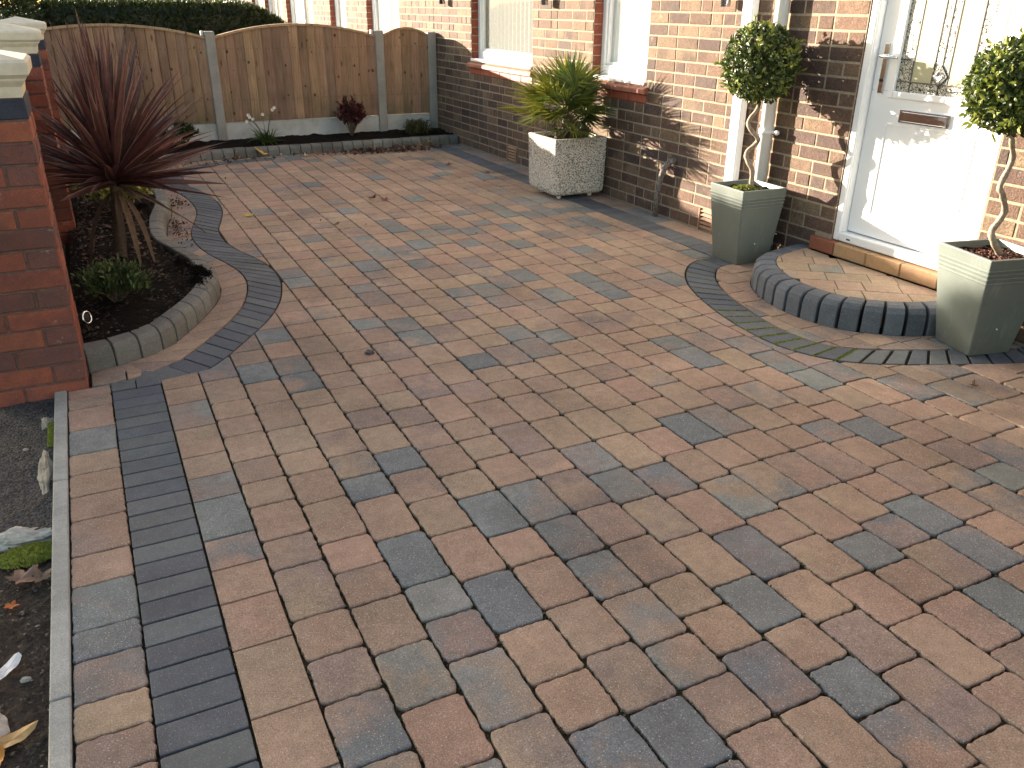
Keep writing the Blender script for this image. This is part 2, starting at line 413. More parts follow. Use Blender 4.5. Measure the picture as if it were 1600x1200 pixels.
def brick_shader():
    mt, n, l, bs = mat('distant_brickwork'); co = objco(n)
    sx = n.new('ShaderNodeSeparateXYZ'); l.new(co, sx.inputs[0])
    ax = N(n, 'ShaderNodeMath', operation='ADD'); l.new(sx.outputs[0], ax.inputs[0]); l.new(sx.outputs[1], ax.inputs[1])
    cb = n.new('ShaderNodeCombineXYZ'); l.new(ax.outputs[0], cb.inputs[0]); l.new(sx.outputs[2], cb.inputs[1])
    b = n.new('ShaderNodeTexBrick'); l.new(cb.outputs[0], b.inputs[0])
    for k, v_ in (('Scale', 1), ('Mortar Size', .005), ('Brick Width', .225), ('Row Height', .075), ('Bias', 0)): b.inputs[k].default_value = v_
    b.inputs['Color1'].default_value = (.27, .16, .12, 1); b.inputs['Color2'].default_value = (.17, .10, .085, 1); b.inputs['Mortar'].default_value = (.42, .37, .3, 1)
    l.new(b.outputs[0], bs.inputs['Base Color']); bs.inputs['Roughness'].default_value = .9; return mt
M['brick_far'] = brick_shader()

# ------------------------------------------------------------ ground sheets
g = MB(); g.add([(-300, -300, -.10), (300, -300, -.10), (300, 300, -.10), (-300, 300, -.10)], [(0, 1, 2, 3)])
tag(g.build('ground', M['tarmac']), kind='structure')

def jcol(c, j=.08):
    k = 1 + U(-j, j); return tuple(max(0, x * k * (1 + U(-j * .2, j * .2))) for x in c) + (R(),)
TAN = [(.45, .315, .215), (.44, .29, .205), (.45, .335, .225), (.41, .29, .205), (.42, .285, .21), (.38, .285, .20), (.43, .32, .22), (.43, .275, .20), (.42, .27, .20)]
TAN = [tuple(.62 * a + .38 * b for a, b in zip(c, (.43, .295, .215))) for c in TAN]
GREY = [(.225, .243, .238), (.265, .27, .25), (.20, .215, .222), (.215, .228, .232)]
MAUVE = [(.32, .235, .20), (.29, .225, .195), (.35, .255, .205)]
def paver_cols(x=0, y=0):
    k = noise.noise(Vector((x * .55, y * .55, 3.1))) * .22
    r = R() + k - min(.1, max(0, (y - 2.5) * .03))
    if r < .56 + .02 * y: a = random.choice(TAN); b = random.choice(TAN + MAUVE[:2])
    elif r < .77: a = random.choice(MAUVE); b = random.choice(TAN + GREY)
    elif r < .88: a = random.choice(GREY); b = random.choice(GREY + [MAUVE[0]])
    else: a = random.choice(GREY); b = random.choice(TAN + MAUVE)
    if random.random() < .5: a, b = b, a
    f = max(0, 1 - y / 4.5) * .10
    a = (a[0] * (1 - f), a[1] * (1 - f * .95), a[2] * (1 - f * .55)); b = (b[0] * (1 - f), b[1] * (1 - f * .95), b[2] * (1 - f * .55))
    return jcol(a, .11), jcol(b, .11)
def rounded(x0, x1, y0, y1, r, jit=.0024):
    if r < .006: jit = .0005
    out = []
    for cx, cy, a0 in ((x1 - r, y0 + r, -90), (x1 - r, y1 - r, 0), (x0 + r, y1 - r, 90), (x0 + r, y0 + r, 180)):
        for k in range(4 if r > .006 else 2):
            a = radians(a0 + (30 if r > .006 else 90) * k); out.append((cx + r * cos(a), cy + r * sin(a)))
    res = []
    for i in range(len(out)):
        a = out[i]; b = out[(i + 1) % len(out)]; res.append(a)
        L = hypot(b[0] - a[0], b[1] - a[1])
        if L > .05:
            for k in range(1, 10): res.append((a[0] + (b[0] - a[0]) * k / 10, a[1] + (b[1] - a[1]) * k / 10))
    return [(x + U(-jit, jit), y + U(-jit, jit)) for x, y in res]

def pave(mb, x0, x1, y0, y1, wcol, region, keep=None, lens=(.15, .19, .225), wts=(.34, .36, .30)):
    minx = min(p[0] for p in region); maxx = max(p[0] for p in region)
    x = x0
    while x < x1 - .01:
        y = y0 - U(0, .15)
        while y < y1:
            L = random.choices(lens, wts)[0] * U(.98, 1.02)
            box = [(x, y), (x + wcol, y), (x + wcol, y + L), (x, y + L)]
            pts = box + [(x + wcol / 2, y), (x + wcol, y + L / 2), (x + wcol / 2, y + L), (x, y + L / 2), (x + wcol * .5, y + L * .5)]
            ins = [inside(p, region) for p in pts]
            near = all(ins) and all(inside(p, region) for p in ((x - .012, y - .012), (x + wcol + .012, y - .012), (x + wcol + .012, y + L + .012), (x - .012, y + L + .012)))
            gp = U(.0029, .0036)
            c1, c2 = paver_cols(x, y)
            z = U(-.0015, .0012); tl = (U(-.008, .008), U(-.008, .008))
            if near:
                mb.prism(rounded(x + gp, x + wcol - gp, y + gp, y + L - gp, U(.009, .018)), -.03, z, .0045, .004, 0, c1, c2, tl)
            elif any(ins) or True:
                q = clip(region, box)
                if len(q) >= 3:
                    q = clean(q)
                    if len(q) >= 3 and area(q) > .0011:
                        q = offset(q, gp); 
                        if area(q) > .0006: mb.prism(q, -.03, z, .002, .0025, 0, c1, c2, tl)
            y += L
        x += wcol

CW = .1463
bandC = spline([(.055, 3.375), (.19, 3.44), (.30, 3.56), (.42, 3.74), (.54, 3.93), (.63, 4.13), (.69, 4.34), (.725, 4.56), (.72, 4.79), (.675, 5.0),
                (.615, 5.22), (.575, 5.5), (.585, 5.8), (.65, 6.12), (.70, 6.42), (.70, 6.8), (.65, 7.15), (.57, 7.5), (.60, 7.9), (.76, 8.2), (1.0, 8.38), (1.35, 8.45), (1.6, 8.46)])
bandR = side_offset(bandC, -.088); bandL = side_offset(bandC, .088)
arcC = spline([(3.46, 3.77), (3.30, 3.785), (3.13, 3.75), (2.99, 3.62), (2.87, 3.43), (2.79, 3.22), (2.73, 2.98), (2.70, 2.75), (2.71, 2.57), (2.77, 2.43), (2.88, 2.33), (3.02, 2.25), (3.2, 2.17), (3.45, 2.07), (3.62, 2.0)])
arcO = side_offset(arcC, -.085); arcI = side_offset(arcC, .085)
if hypot(arcO[40][0] - 3.4, arcO[40][1] - 2.9) < hypot(arcI[40][0] - 3.4, arcI[40][1] - 2.9): arcO, arcI = arcI, arcO
stepO = spline([(3.625, 3.565), (3.45, 3.545), (3.25, 3.47), (3.09, 3.30), (3.00, 3.08), (2.975, 2.88), (3.005, 2.70), (3.09, 2.55), (3.24, 2.43), (3.42, 2.36), (3.625, 2.335)])
kerbB = spline([(-.17, 3.575), (-.02, 3.61), (.14, 3.71), (.24, 3.86), (.35, 4.06), (.44, 4.27), (.49, 4.5), (.475, 4.8), (.41, 5.08), (.345, 5.35), (.335, 5.62), (.37, 6.0), (.43, 6.35), (.46, 6.7), (.44, 7.05), (.34, 7.32), (.12, 7.46), (-.2, 7.5)])

# main field of pavers
bo = [p for p in bandR if p[1] >= 3.40]
field = [(.0865, .3), (3.62, .3)] + [p for p in arcO[::-1] if p[0] < 3.61] + [(3.28, 3.87), (3.28, 8.50), (1.6, 8.50)]
# keep orientation ccw
field += [p for p in bo[::-1] if p[0] < 1.58 and p[0] > .0867 and p[1] > 3.3]
field += [(.0865, 3.36)]
field = clean(field, .012)
if area(field) < 0: field = field[::-1]
drive = MB()
pave(drive, .0865, 3.63, .3, 8.5, CW, field)
# ring between the arc and the step
ring = clean([p for p in arcI if p[0] < 3.62] + [(3.62, 2.10)] + [p for p in stepO[::-1] if p[0] < 3.62] + [(3.615, 3.57), (3.615, 3.69)], .012)
if area(ring) < 0: ring = ring[::-1]
pave(drive, 2.72, 3.64, 2.0, 3.7, CW, ring)
# tan course against the house wall and along the fence kerb
def strip(mb, x0, x1, y0, y1, along, size, colf, rr=.01, gp=.0022, lens=None):
    t = y0 if along == 'y' else x0; e = y1 if along == 'y' else x1
    while t < e - .02:
        L = (random.choice(lens) if lens else size) * U(.99, 1.01); L = min(L, e - t)
        c1, c2 = colf()
        bx = (x0 + gp, x1 - gp, t + gp, t + L - gp) if along == 'y' else (t + gp, t + L - gp, y0 + gp, y1 - gp)
        mb.prism(rounded(*bx, rr), -.03, U(-.001, .0012), .004 if rr > .006 else .0025, .0035 if rr > .006 else .002, 0, c1, c2, (U(-.006, .006), U(-.006, .006)))
        t += L
strip(drive, 3.465, 3.622, 3.87, 8.62, 'y', 0, paver_cols, lens=(.15, .19, .22))
strip(drive, 1.62, 3.27, 8.505, 8.63, 'x', 0, paver_cols, lens=(.15, .19))
strip(drive, -.25, -.0965, .70, 3.405, 'y', 0, paver_cols, lens=(.11, .145, .19))
# tan course following the bed kerb
def ribbon(mb, A, B, n, colf, gp=.0022, rr=.003, z=0, jit=.0):
    A = resample(A, n); B = resample(B, n)
    for i in range(n):
        q = [A[i], A[i + 1], B[i + 1], B[i]]
        if area(q) < 0: q = q[::-1]
        q2 = []
        for k in range(4):
            a = q[k]; b = q[(k + 1) % 4]; q2.append(a); q2.append(((a[0] + b[0]) / 2 + U(-jit, jit), (a[1] + b[1]) / 2 + U(-jit, jit)))
        q = offset(q2, gp); c1, c2 = colf()
        mb.prism(q, -.03, z + U(-.0012, .0012), .0025, .0025, 0, c1, c2, (U(-.006, .006), U(-.006, .006)))
kA = [p for p in kerbB if p[0] > -.16 and p[1] < 7.3]; kB = [p for p in bandL if .0 < p[0] and p[1] < 7.55 and p[1] > 3.47]
ribbon(drive, kA, kB, 31, paver_cols, gp=.0032)
path = [(-.25, 7.52), (.13, 7.49), (.35, 7.36), (.44, 7.40), (.47, 7.5), (.50, 7.9), (.67, 8.25), (.5, 8.4), (.1, 8.32), (-.25, 8.25)]
pave(drive, -.26, .7, 7.3, 8.5, CW, path)
sh = [(-.165, 3.42), (-.09, 3.415), (.02, 3.45), (.03, 3.50), (-.005, 3.57), (-.165, 3.56)]
pave(drive, -.18, .1, 3.38, 3.7, CW, sh)
sh2 = clean([(.5, 8.42)] + [p for p in bandL if p[0] > .52 and p[1] > 8.0] + [(1.6, 8.60), (.95, 8.62), (.6, 8.52)])
if area(sh2) < 0: sh2 = sh2[::-1]
pave(drive, .45, 1.7, 7.9, 8.8, CW, sh2)
tag(drive.build('driveway', M['paver']), 'block paved driveway in mixed tan, rose and grey tumbled pavers', None, None, 'structure')
base = MB(); base.add([(-.25, .2, -.0105), (3.64, .2, -.0105), (3.64, 8.8, -.0105), (-.25, 8.8, -.0105)], [(0, 1, 2, 3)])
tag(base.build('joint_sand', M['sand']), kind='structure')

def dcols():
    c = random.choice([(.110, .122, .146), (.122, .132, .152), (.10, .11, .135), (.132, .142, .152)])
    return jcol(c, .12), jcol((c[0] * 1.1, c[1] * 1.15, c[2] * 1.1), .1)
border = MB()
strip(border, -.0965, .0865, .70, 3.33, 'y', .0875, dcols, rr=.0035, gp=.0031)
bx = (-.0965, -.008, 3.333, 3.42)
border.prism(rounded(-.0945, -.007, 3.334, 3.42, .003), -.03, .001, .0025, .002, 0, *dcols())
border.prism(rounded(-.003, .0845, 3.334, 3.42, .003), -.03, 0, .0025, .002, 0, *dcols())
ribbon(border, bandL[7:], bandR[7:], 64, dcols, gp=.0034)
border.prism([(-.02, 3.424), (.088, 3.345), (.165, 3.345), (.21, 3.40), (.15, 3.515), (.02, 3.50)], -.03, -.0035, .002, .002, 0, *dcols())
ribbon(border, arcI, arcO, 31, dcols, gp=.0062)
strip(border, 3.285, 3.46, 3.87, 8.5, 'y', .0875, dcols, rr=.0035)
strip(border, 3.285, 3.60, 8.5, 8.62, 'x', .0875, dcols, rr=.0035)
tag(border.build('paved_border', M['dark_paver']), 'charcoal block border bands set into the driveway', None, None, 'structure')
# moss in the open joints of the arc
mo = MB(); AI = resample(arcI, 31); AO = resample(arcO, 31)
for i in range(13, 22):
    a = Vector(AI[i]); b = Vector(AO[i]); amt = 1 - abs(i - 18) / 7
    for k in range(int(150 * max(.15, amt))):
        t = U(.05, 1); p = a.lerp(b, t) + Vector((U(-.006, .006), U(-.006, .006))) * (.4 + amt)
        s = U(.002, .005); h = U(.001, .006)
        mo.add([(p.x - s, p.y, -.004), (p.x + s * .4, p.y - s, -.004), (p.x + s * .6, p.y + s, -.004), (p.x + U(-.001, .001), p.y, h)], [(0, 1, 3), (1, 2, 3), (2, 0, 3)])
tag(mo.build('moss', M['moss']), 'green moss growing in open joints of the curved charcoal border', 'moss', kind='stuff')

cb_ = MB()
for i in range(7000):
    k = int(U(0, 24)); x = .0865 + CW * k + random.gauss(0, .0034); y = .9 + 4.6 * R() ** 1.6
    s = U(.0012, .0042); z = -.007 + U(0, .006)
    if not inside((x, y), field): continue
    cc = random.choice([(.07, .05, .03), (.05, .06, .02), (.10, .08, .05), (.035, .028, .02)])
    cb_.add([(x - s, y - s * .4, z - .002), (x + s, y - s * .5, z - .002), (x + s * .2, y + s * 1.4, z - .002), (x, y, z + .0025)], [(0, 1, 3), (1, 2, 3), (2, 0, 3)], 0, jcol(cc, .2))
tag(cb_.build('joint_crumbs', M['kerb']), 'crumbs of sand and moss lying in the driveway joints', 'grit', kind='stuff')
# ------------------------------------------------------------ kerbs
def kcol(dark=False):
    c = (.125, .14, .165) if dark else (.18, .183, .172)
    k = U(.85, 1.15); c = tuple(x * k for x in c); k = U(.72, 1.3); return jcol(c, .06), jcol((c[0] * k, c[1] * k, c[2] * k * (.93 if not dark else 1.04)), .05)
def kerb_stones(root, base_curve, inward, n, width, h, bev, dark=False, gap=.003, batter=.01):
    inner = side_offset(base_curve, inward); A = resample(base_curve, n); B = resample(inner, n)
    for i in range(n):
        a0, a1 = Vector(A[i]), Vector(A[i + 1]); b0, b1 = Vector(B[i]), Vector(B[i + 1])
        d = (a1 - a0); L = d.length; d.normalize()
        a0 += d * gap; a1 -= d * gap; b0 += d * gap * .5; b1 -= d * gap * .5
        dz = U(-.002, .003)
        prof = [(0, -.03), (batter * .3, h - bev - .004), (batter, h - bev * .55), (batter + bev * .45, h - bev * .12), (batter + bev, h), (width - .006, h), (width, h - .006), (width, -.03)]
        vs = []; K = len(prof)
        sections = [(0.0, .004), (.004 / L, 0), (.5, 0), (1 - .004 / L, 0), (1.0, .004)]
        for t, ins in sections:
            pa = a0.lerp(a1, t); pb = b0.lerp(b1, t); u = (pb - pa); w_ = u.length; u.normalize()
            for (s, z) in prof:
                ss = s / width * w_
                ss = min(max(ss + (ins if s < width * .5 else -ins), 0), w_)
                q = pa + u * ss; vs.append((q.x, q.y, z - (ins if z > 0 else 0) + dz))
        fs = []
        for j in range(len(sections) - 1):
            for k in range(K - 1): fs.append((j * K + k, j * K + k + 1, (j + 1) * K + k + 1, (j + 1) * K + k))
        fs.append(tuple(range(K))[::-1]); fs.append(tuple((len(sections) - 1) * K + k for k in range(K)))
        if inward > 0: fs = [f[::-1] for f in fs]
        c1, c2 = kcol(dark); mb = MB(); mb.add(vs, fs, 0, c1, c2)
        mb.build('kerb_stone', M['kerb'], root)
k1 = thing('bed_kerb', 'curving grey bevelled kerb edging the spiky plant bed', 'kerb', (.3, 5, 0))
kerb_stones(k1, kerbB, .095, 42, .095, .095, .04)
fk = spline([(-.2, 8.30), (.15, 8.34), (.5, 8.44), (.85, 8.60), (1.3, 8.655), (2.0, 8.645), (2.8, 8.655), (3.625, 8.66)])
k2 = thing('bed_kerb', 'straight grey kerb in front of the narrow bed below the fence', 'kerb', (2, 8.6, 0))
kerb_stones(k2, fk, .09, 36, .09, .085, .03)

st = thing('doorstep', 'semicircular raised doorstep with charcoal kerb rim and tan paved top', 'doorstep', (3.4, 2.95, 0))
kerb_stones(st, stepO, .115, 20, .115, .128, .05, True, .0085, .008)
stepI = side_offset(stepO, .118)
top = clean(stepI + [(3.60, 2.45), (3.60, 3.45)], .012)
if area(top) < 0: top = top[::-1]
tp = MB()
def pave_diag(mb, region, ang, zt):
    ca, sa = cos(ang), sin(ang); rot = lambda p: (p[0] * ca - p[1] * sa, p[0] * sa + p[1] * ca)
    x = 2.0
    inv = lambda p: (p[0] * ca + p[1] * sa, -p[0] * sa + p[1] * ca)
    reg = region; rr_ = [inv(p) for p in reg]
    x0 = min(p[0] for p in rr_); x1 = max(p[0] for p in rr_); y0 = min(p[1] for p in rr_); y1 = max(p[1] for p in rr_)
    x = x0
    while x < x1:
        y = y0 - U(0, .1)
        while y < y1:
            L = random.choice((.13, .17, .21)); bx = [rot(p) for p in ((x, y), (x + .145, y), (x + .145, y + L), (x, y + L))]
            q = clip(reg, bx)
            if len(q) > 2:
                q = clean(q)
                if len(q) > 2 and area(q) > .0012:
                    q = offset(q, .0016); c1 = jcol(random.choice([TAN[0], TAN[2], (.38, .285, .19), (.33, .26, .18)])); c2 = jcol(random.choice(TAN + GREY[1:2]))
                    mb.prism(q, -.02, zt + U(-.001, .001), .002, .002, 0, c1, c2, (U(-.006, .006), U(-.006, .006)))
            y += L
        x += .145
pave_diag(tp, top, radians(52), .124)
tp.prism(offset(top, .002), -.02, .117, 0, 0, 1)
tp.build('paved_top', [M['paver'], M['sand']], st)

# concrete edging of the drive's left side
ed = thing('edging_strip', 'pale concrete edging strip between driveway and bare earth', 'edging', (-.272, 2, 0))
for a, b in ((.6, 1.655), (1.659, 2.67), (2.674, 3.41)):
    e = MB(); e.box(-.295, -.2525, a, b, -.09, .004, 0, (.40, .41, .40, R()), .003); e.c2 = [(.33, .34, .33, 0)] * len(e.f)
    e.build('edging_stone', M['kerb'], ed)

# ------------------------------------------------------------ bricks in relief
def bricks(mb, O, u, nrm, u0, u1, z0, z1, colf, ch=.075, bl=.225, gap=.010, openings=(), bond='mix', relief=.0028, rough=.0012, edges=None):
    """O origin (x,y), u unit dir, nrm outward normal (2D)"""
    rows = int(round((z1 - z0) / ch))
    def P(a, z, d): return (O[0] + u[0] * a + nrm[0] * d, O[1] + u[1] * a + nrm[1] * d, z)
    flip = (u[0] * nrm[1] - u[1] * nrm[0]) > 0
    for r in range(rows):
        za = z0 + r * ch + gap / 2; zb = z0 + (r + 1) * ch - gap / 2; zm = (za + zb) / 2
        segs = [(u0, u1)]
        for (a, b, c, d) in openings:
            if c < zm < d:
                ns = []
                for s0, s1 in segs:
                    if b <= s0 or a >= s1: ns.append((s0, s1)); continue
                    if a > s0: ns.append((s0, a))
                    if b < s1: ns.append((b, s1))
                segs = ns
        for s0, s1 in segs:
            t = s0 + (0 if r % 2 else -bl / 2 if bond != 'header' else 0)
            if s1 - s0 < .5: t = s0 + (0 if r % 2 else -bl * .5)
            while t < s1 - .012:
                L = bl if (bond == 'stretch' or R() < .78) else bl / 2
                a = max(t, s0); b = min(t + L, s1)
                if s1 - b < .04: b = s1
                if b - a > .03:
                    A = a + gap / 2; B = b - gap / 2
                    if edges:
                        if abs(a - u0) < 1e-6: A = a
                        if abs(b - u1) < 1e-6: B = b
                    j = lambda: U(-rough, rough); f = .0035
                    dd = relief + U(-.0015, .0015)
                    vs = [P(A + j(), za + j(), -.004), P(B + j(), za + j(), -.004), P(B + j(), zb + j(), -.004), P(A + j(), zb + j(), -.004),
                          P(A + j() * .5, za + j(), dd - .003), P(B + j() * .5, za + j(), dd - .003), P(B + j() * .5, zb + j(), dd - .003), P(A + j() * .5, zb + j(), dd - .003),
                          P(A + f, za + f, dd + j() * .5), P(B - f, za + f, dd + j() * .5), P(B - f, zb - f, dd + j() * .5), P(A + f, zb - f, dd + j() * .5)]
                    fs = [(8, 9, 10, 11)]
                    for q in (0, 4):
                        for k in range(4): fs.append((q + k, q + (k + 1) % 4, q + 4 + (k + 1) % 4, q + 4 + k))
                    if flip: fs = [x[::-1] for x in fs]
                    c1, c2 = colf(r, rows); mb.add(vs, fs, 0, c1, c2)
                t = b if b == s1 else t + L
                if b == s1: break

def back(mb, O, u, nrm, u0, u1, z0, z1, openings=(), mi=1, d=0.0):
    us = sorted({u0, u1} | {a for o in openings for a in o[:2] if u0 < a < u1})
    flip = (u[0] * nrm[1] - u[1] * nrm[0]) > 0
    for a, b in zip(us, us[1:]):
        mid = (a + b) / 2; zs = [(z0, z1)]
        for o in openings:
            if o[0] < mid < o[1]:
                ns = []
                for p, q in zs:
                    if o[3] <= p or o[2] >= q: ns.append((p, q)); continue
                    if o[2] > p: ns.append((p, o[2]))
                    if o[3] < q: ns.append((o[3], q))
                zs = ns
        for p, q in zs:
            vs = [(O[0] + u[0] * t + nrm[0] * d, O[1] + u[1] * t + nrm[1] * d, z) for t, z in ((a, p), (b, p), (b, q), (a, q))]
            mb.add(vs, [(3, 2, 1, 0) if flip else (0, 1, 2, 3)], mi)

HB = [(.135, .080, .056), (.115, .066, .050), (.185, .118, .076), (.078, .047, .041), (.16, .092, .064), (.095, .062, .055), (.21, .14, .09), (.125, .073, .052)]
def house_col(r, n):
    a = random.choice(HB); b = random.choice(HB); return jcol(a, .12), jcol(b, .12)
def red_col(r, n): return jcol((.24, .062, .035), .15), jcol((.19, .05, .032), .15)
def pillar_col(r, n):
    if r == n - 1: return jcol((.030, .036, .062), .12), jcol((.04, .045, .07), .12)
    if R() < .27: return jcol((.16, .068, .058), .12), jcol((.22, .075, .05), .1)
    return jcol(random.choice([(.34, .095, .05), (.29, .082, .048), (.36, .11, .058)]), .12), jcol((.20, .065, .05), .15)

# ------------------------------------------------------------ house
WX = 3.640
WIN = [  # y0, y1, z0 of the opening, z1
    (5.225, 5.965, .88, 2.10), (6.985, 8.315, .875, 2.10)]
NWIN = [(10.50, 11.80, .90, 2.10), (12.80, 13.66, .90, 2.10), (14.70, 16.66, .30, 2.10), (17.2, 18.6, .9, 2.1), (19.2, 20.0, .9, 2.1), (20.8, 22.2, .9, 2.1)]
DOOR = (2.455, 3.315, .20, 2.20)
ZT = 1.80
def house_shell(root, y0, y1, ops, relief_to, tiles, jambs, first=0.0):
    wl = MB()
    bricks(wl, (WX, 0), (0, 1), (-1, 0), y0, min(y1, relief_to), 0, ZT, house_col, openings=tiles)
    back(wl, (WX, 0), (0, 1), (-1, 0), y0, min(y1, relief_to), -.06, ZT, ops, 1)
    if y1 > relief_to: back(wl, (WX, 0), (0, 1), (-1, 0), relief_to, y1, -.06, ZT, ops, 2)
    back(wl, (WX, 0), (0, 1), (-1, 0), y0, y1, ZT, 5.2, ops, 2, .004)
    for (a, b, c, d) in ops:       # reveals in smooth red brick
        top_ = min(d, ZT)
        bricks(wl, (WX, b - .001), (1, 0), (0, -1), 0, .09, c, c + .075 * int((top_ - c) / .075), red_col, relief=.004, bl=.18, gap=.008)
        bricks(wl, (WX, a + .001), (1, 0), (0, 1), 0, .09, c, c + .075 * int((top_ - c) / .075), red_col, relief=.004, bl=.18, gap=.008)
        wl.box(WX + .001, WX + .30, b, b + .02, c - .02, d, 1); wl.box(WX + .001, WX + .30, a - .02, a, c - .02, d, 1)
        wl.box(WX + .001, WX + .25, a, b, d, d + .02, 1); wl.box(WX + .001, WX + .25, a, b, c - .02, c - .001, 1)
    wl.box(WX + .6, WX + .62, y0 + .05, y1 - .05, -.05, 5.0, 3)
    wl.box(WX + .005, WX + 7, y0, y0 + .05, -.05, 5.2, 2); wl.box(WX + .005, WX + 7, y1 - .05, y1, -.05, 5.2, 2)
    wl.build('wall', [M['brick'], M['mortar'], M['brick_far'], M['room']], root)
    rf = MB(); y0r, y1r = y0, y1
    rf.add([(WX - .35, y0r, 5.1), (WX - .35, y1r, 5.1), (WX + 3.5, y1r, 8), (WX + 3.5, y0r, 8), (WX + 7.3, y1r, 5.1), (WX + 7.3, y0r, 5.1),
            (WX - .35, y0r, 5.0), (WX - .35, y1r, 5.0), (WX + 7.3, y0r, 5.0), (WX + 7.3, y1r, 5.0)],
           [(0, 1, 2, 3)[::-1], (3, 2, 4, 5)[::-1], (6, 7, 1, 0), (0, 3, 5, 8, 6), (1, 7, 9, 4, 2), (6, 8, 9, 7)])
    rf.build('roof', M['roof'], root)

def window(root, y0, y1, z0, z1, mull=None, sill_w=.085):
    fx = WX + .075
    f = MB(); bw = .055
    f.box(fx, fx + .06, y0, y0 + bw, z0, z1, 0, bev=.006); f.box(fx, fx + .06, y1 - bw, y1, z0, z1, 0, bev=.006)
    f.box(fx, fx + .06, y0 + bw, y1 - bw, z0 + .01, z0 + .085, 0, bev=.006); f.box(fx, fx + .06, y0 + bw, y1 - bw, z1 - bw, z1, 0, bev=.006)
    if mull: f.box(fx + .002, fx + .058, mull - .03, mull + .03, z0 + .085, z1 - bw, 0, bev=.005)
    # inner glazing bead
    f.box(fx + .014, fx + .05, y0 + bw, y0 + bw + .022, z0 + .085, z1 - bw, 0, bev=.004); f.box(fx + .014, fx + .05, y1 - bw - .022, y1 - bw, z0 + .085, z1 - bw, 0, bev=.004)
    f.box(fx + .014, fx + .05, y0 + bw + .022, y1 - bw - .022, z0 + .085, z0 + .105, 0, bev=.004)
    wn = f.build('window', M['upvc'], root)
    s = MB(); s.box(WX - .012, fx + .01, y0 + .002, y1 - .002, z0 - .004, z0 + .012, 0, bev=.005); s.box(WX - .014, WX - .003, y0 + .002, y1 - .002, z0 - .014, z0 + .010, 0, bev=.004)
    s.build('sill', M['upvc'], wn)
    gl = MB(); gl.box(fx + .03, fx + .034, y0 + bw + .02, y1 - bw - .02, z0 + .10, z1 - bw, 0); gl.build('pane', M['glass'], wn)
def tile_sill(root, y0, y1, z):
    t = MB(); y = y0 - .04; k = 0
    while y < y1 + .03:
        L = min(.15, y1 + .04 - y); c = jcol((.36, .13, .085), .1)
        pr = [(WX + .02, z), (WX - .028, z - .012), (WX - .038, z - .022), (WX - .038, z - .05), (WX + .02, z - .052)]
        a, b = y + .002, y + L - .002
        vs = [(x, a, zz) for x, zz in pr] + [(x, b, zz) for x, zz in pr]
        t.add(vs, [(0, 1, 6, 5), (1, 2, 7, 6), (2, 3, 8, 7), (3, 4, 9, 8), (4, 3, 2, 1, 0), (5, 6, 7, 8, 9)], 0, c); y += L
    t.build('tiled_sill', M['clay'], root)
    l_ = MB(); y = y0 - .03
    while y < y1 + .02:
        L = min(.225, y1 + .03 - y)
        l_.box(WX - .010, WX + .01, y + .003, y + L - .003, z - .115, z - .058, 0, jcol((.33, .075, .04), .08), .004); y += L
    l_.build('sill_course', M['clay'], root)

hs = thing('brick_house', 'brown brick house with white front door and red tiled window sills', 'house', (WX, 5, 0))
ops = [DOOR] + WIN
tl_ops = [(DOOR[0], DOOR[1], -.1, 2.2), (DOOR[0] - .12, DOOR[1] + .12, .07, .205)] + [(a, b, c - .01, d) for a, b, c, d in WIN] + [(a - .03, b + .03, c - .12, c) for a, b, c, d in WIN]
vents = [(5.56, 5.74, .60, .675, 'buff', 0), (4.32, 4.475, .0, .15, 'terracotta', 1), (7.25, 7.46, 0.0, .15, 'terracotta', 1)]
tl_ops += [(a, b, c, d) for a, b, c, d, e, f in vents]
house_shell(hs, -3.0, 9.33, ops, 9.33, tl_ops, True)
for a, b, c, d in WIN:
    window(hs, a, b, c, d); tile_sill(hs, a, b, c - .018)
for a, b, c, d, e, lv in vents:
    v = MB(); v.box(WX - .002, WX + .02, a + .004, b - .004, c + .004, d - .004, 0)
    if lv:
        for k in range(5):
            z = c + .018 + k * .027
            v.add([(WX - .004, a + .012, z + .016), (WX - .004, b - .012, z + .016), (WX - .016, b - .012, z), (WX - .016, a + .012, z), (WX - .004, a + .012, z - .004), (WX - .004, b - .012, z - .004)],
                  [(0, 1, 2, 3), (3, 2, 5, 4)], 0)
        v.box(WX - .018, WX, a + .003, a + .013, c + .004, d - .004, 0); v.box(WX - .018, WX, b - .013, b - .003, c + .004, d - .004, 0)
        v.box(WX - .003, WX - .0022, a + .013, b - .013, c + .01, d - .01, 1)
    else:
        for i in range(9):
            for j in range(3): v.box(WX - .004, WX - .003, a + .018 + i * .0175, a + .027 + i * .0175, c + .014 + j * .019, c + .024 + j * .019, 1)
    v.build('air_vent', [M[e], M['black']], hs)

# front door
DX = WX + .055
dr = MB(); y0, y1, z0, z1 = 2.50, 3.268, .258, 2.14
GY0, GY1, GZ0, GZ1 = 2.635, 3.128, 1.0, 1.98
def panel(mb, x0, x1, a, b, c, d, mi=0, bev=.004): mb.box(x0, x1, a, b, c, d, mi, bev=bev)
panel(dr, DX, DX + .045, y0, y1, z0, GZ0); panel(dr, DX, DX + .045, y0, y1, GZ1, z1)
panel(dr, DX + .0005, DX + .0445, y0, GY0, GZ0, GZ1); panel(dr, DX + .0005, DX + .0445, GY1, y1, GZ0, GZ1)
# glazing bead
for q in ((GY0 - .03, GY0 + .004, GZ0 - .03, GZ1 + .03), (GY1 - .004, GY1 + .03, GZ0 - .03, GZ1 + .03)): dr.box(DX - .009, DX + .012, q[0], q[1], q[2], q[3], bev=.004)
dr.box(DX - .009, DX + .012, GY0 + .004, GY1 - .004, GZ0 - .03, GZ0 + .004, bev=.004)
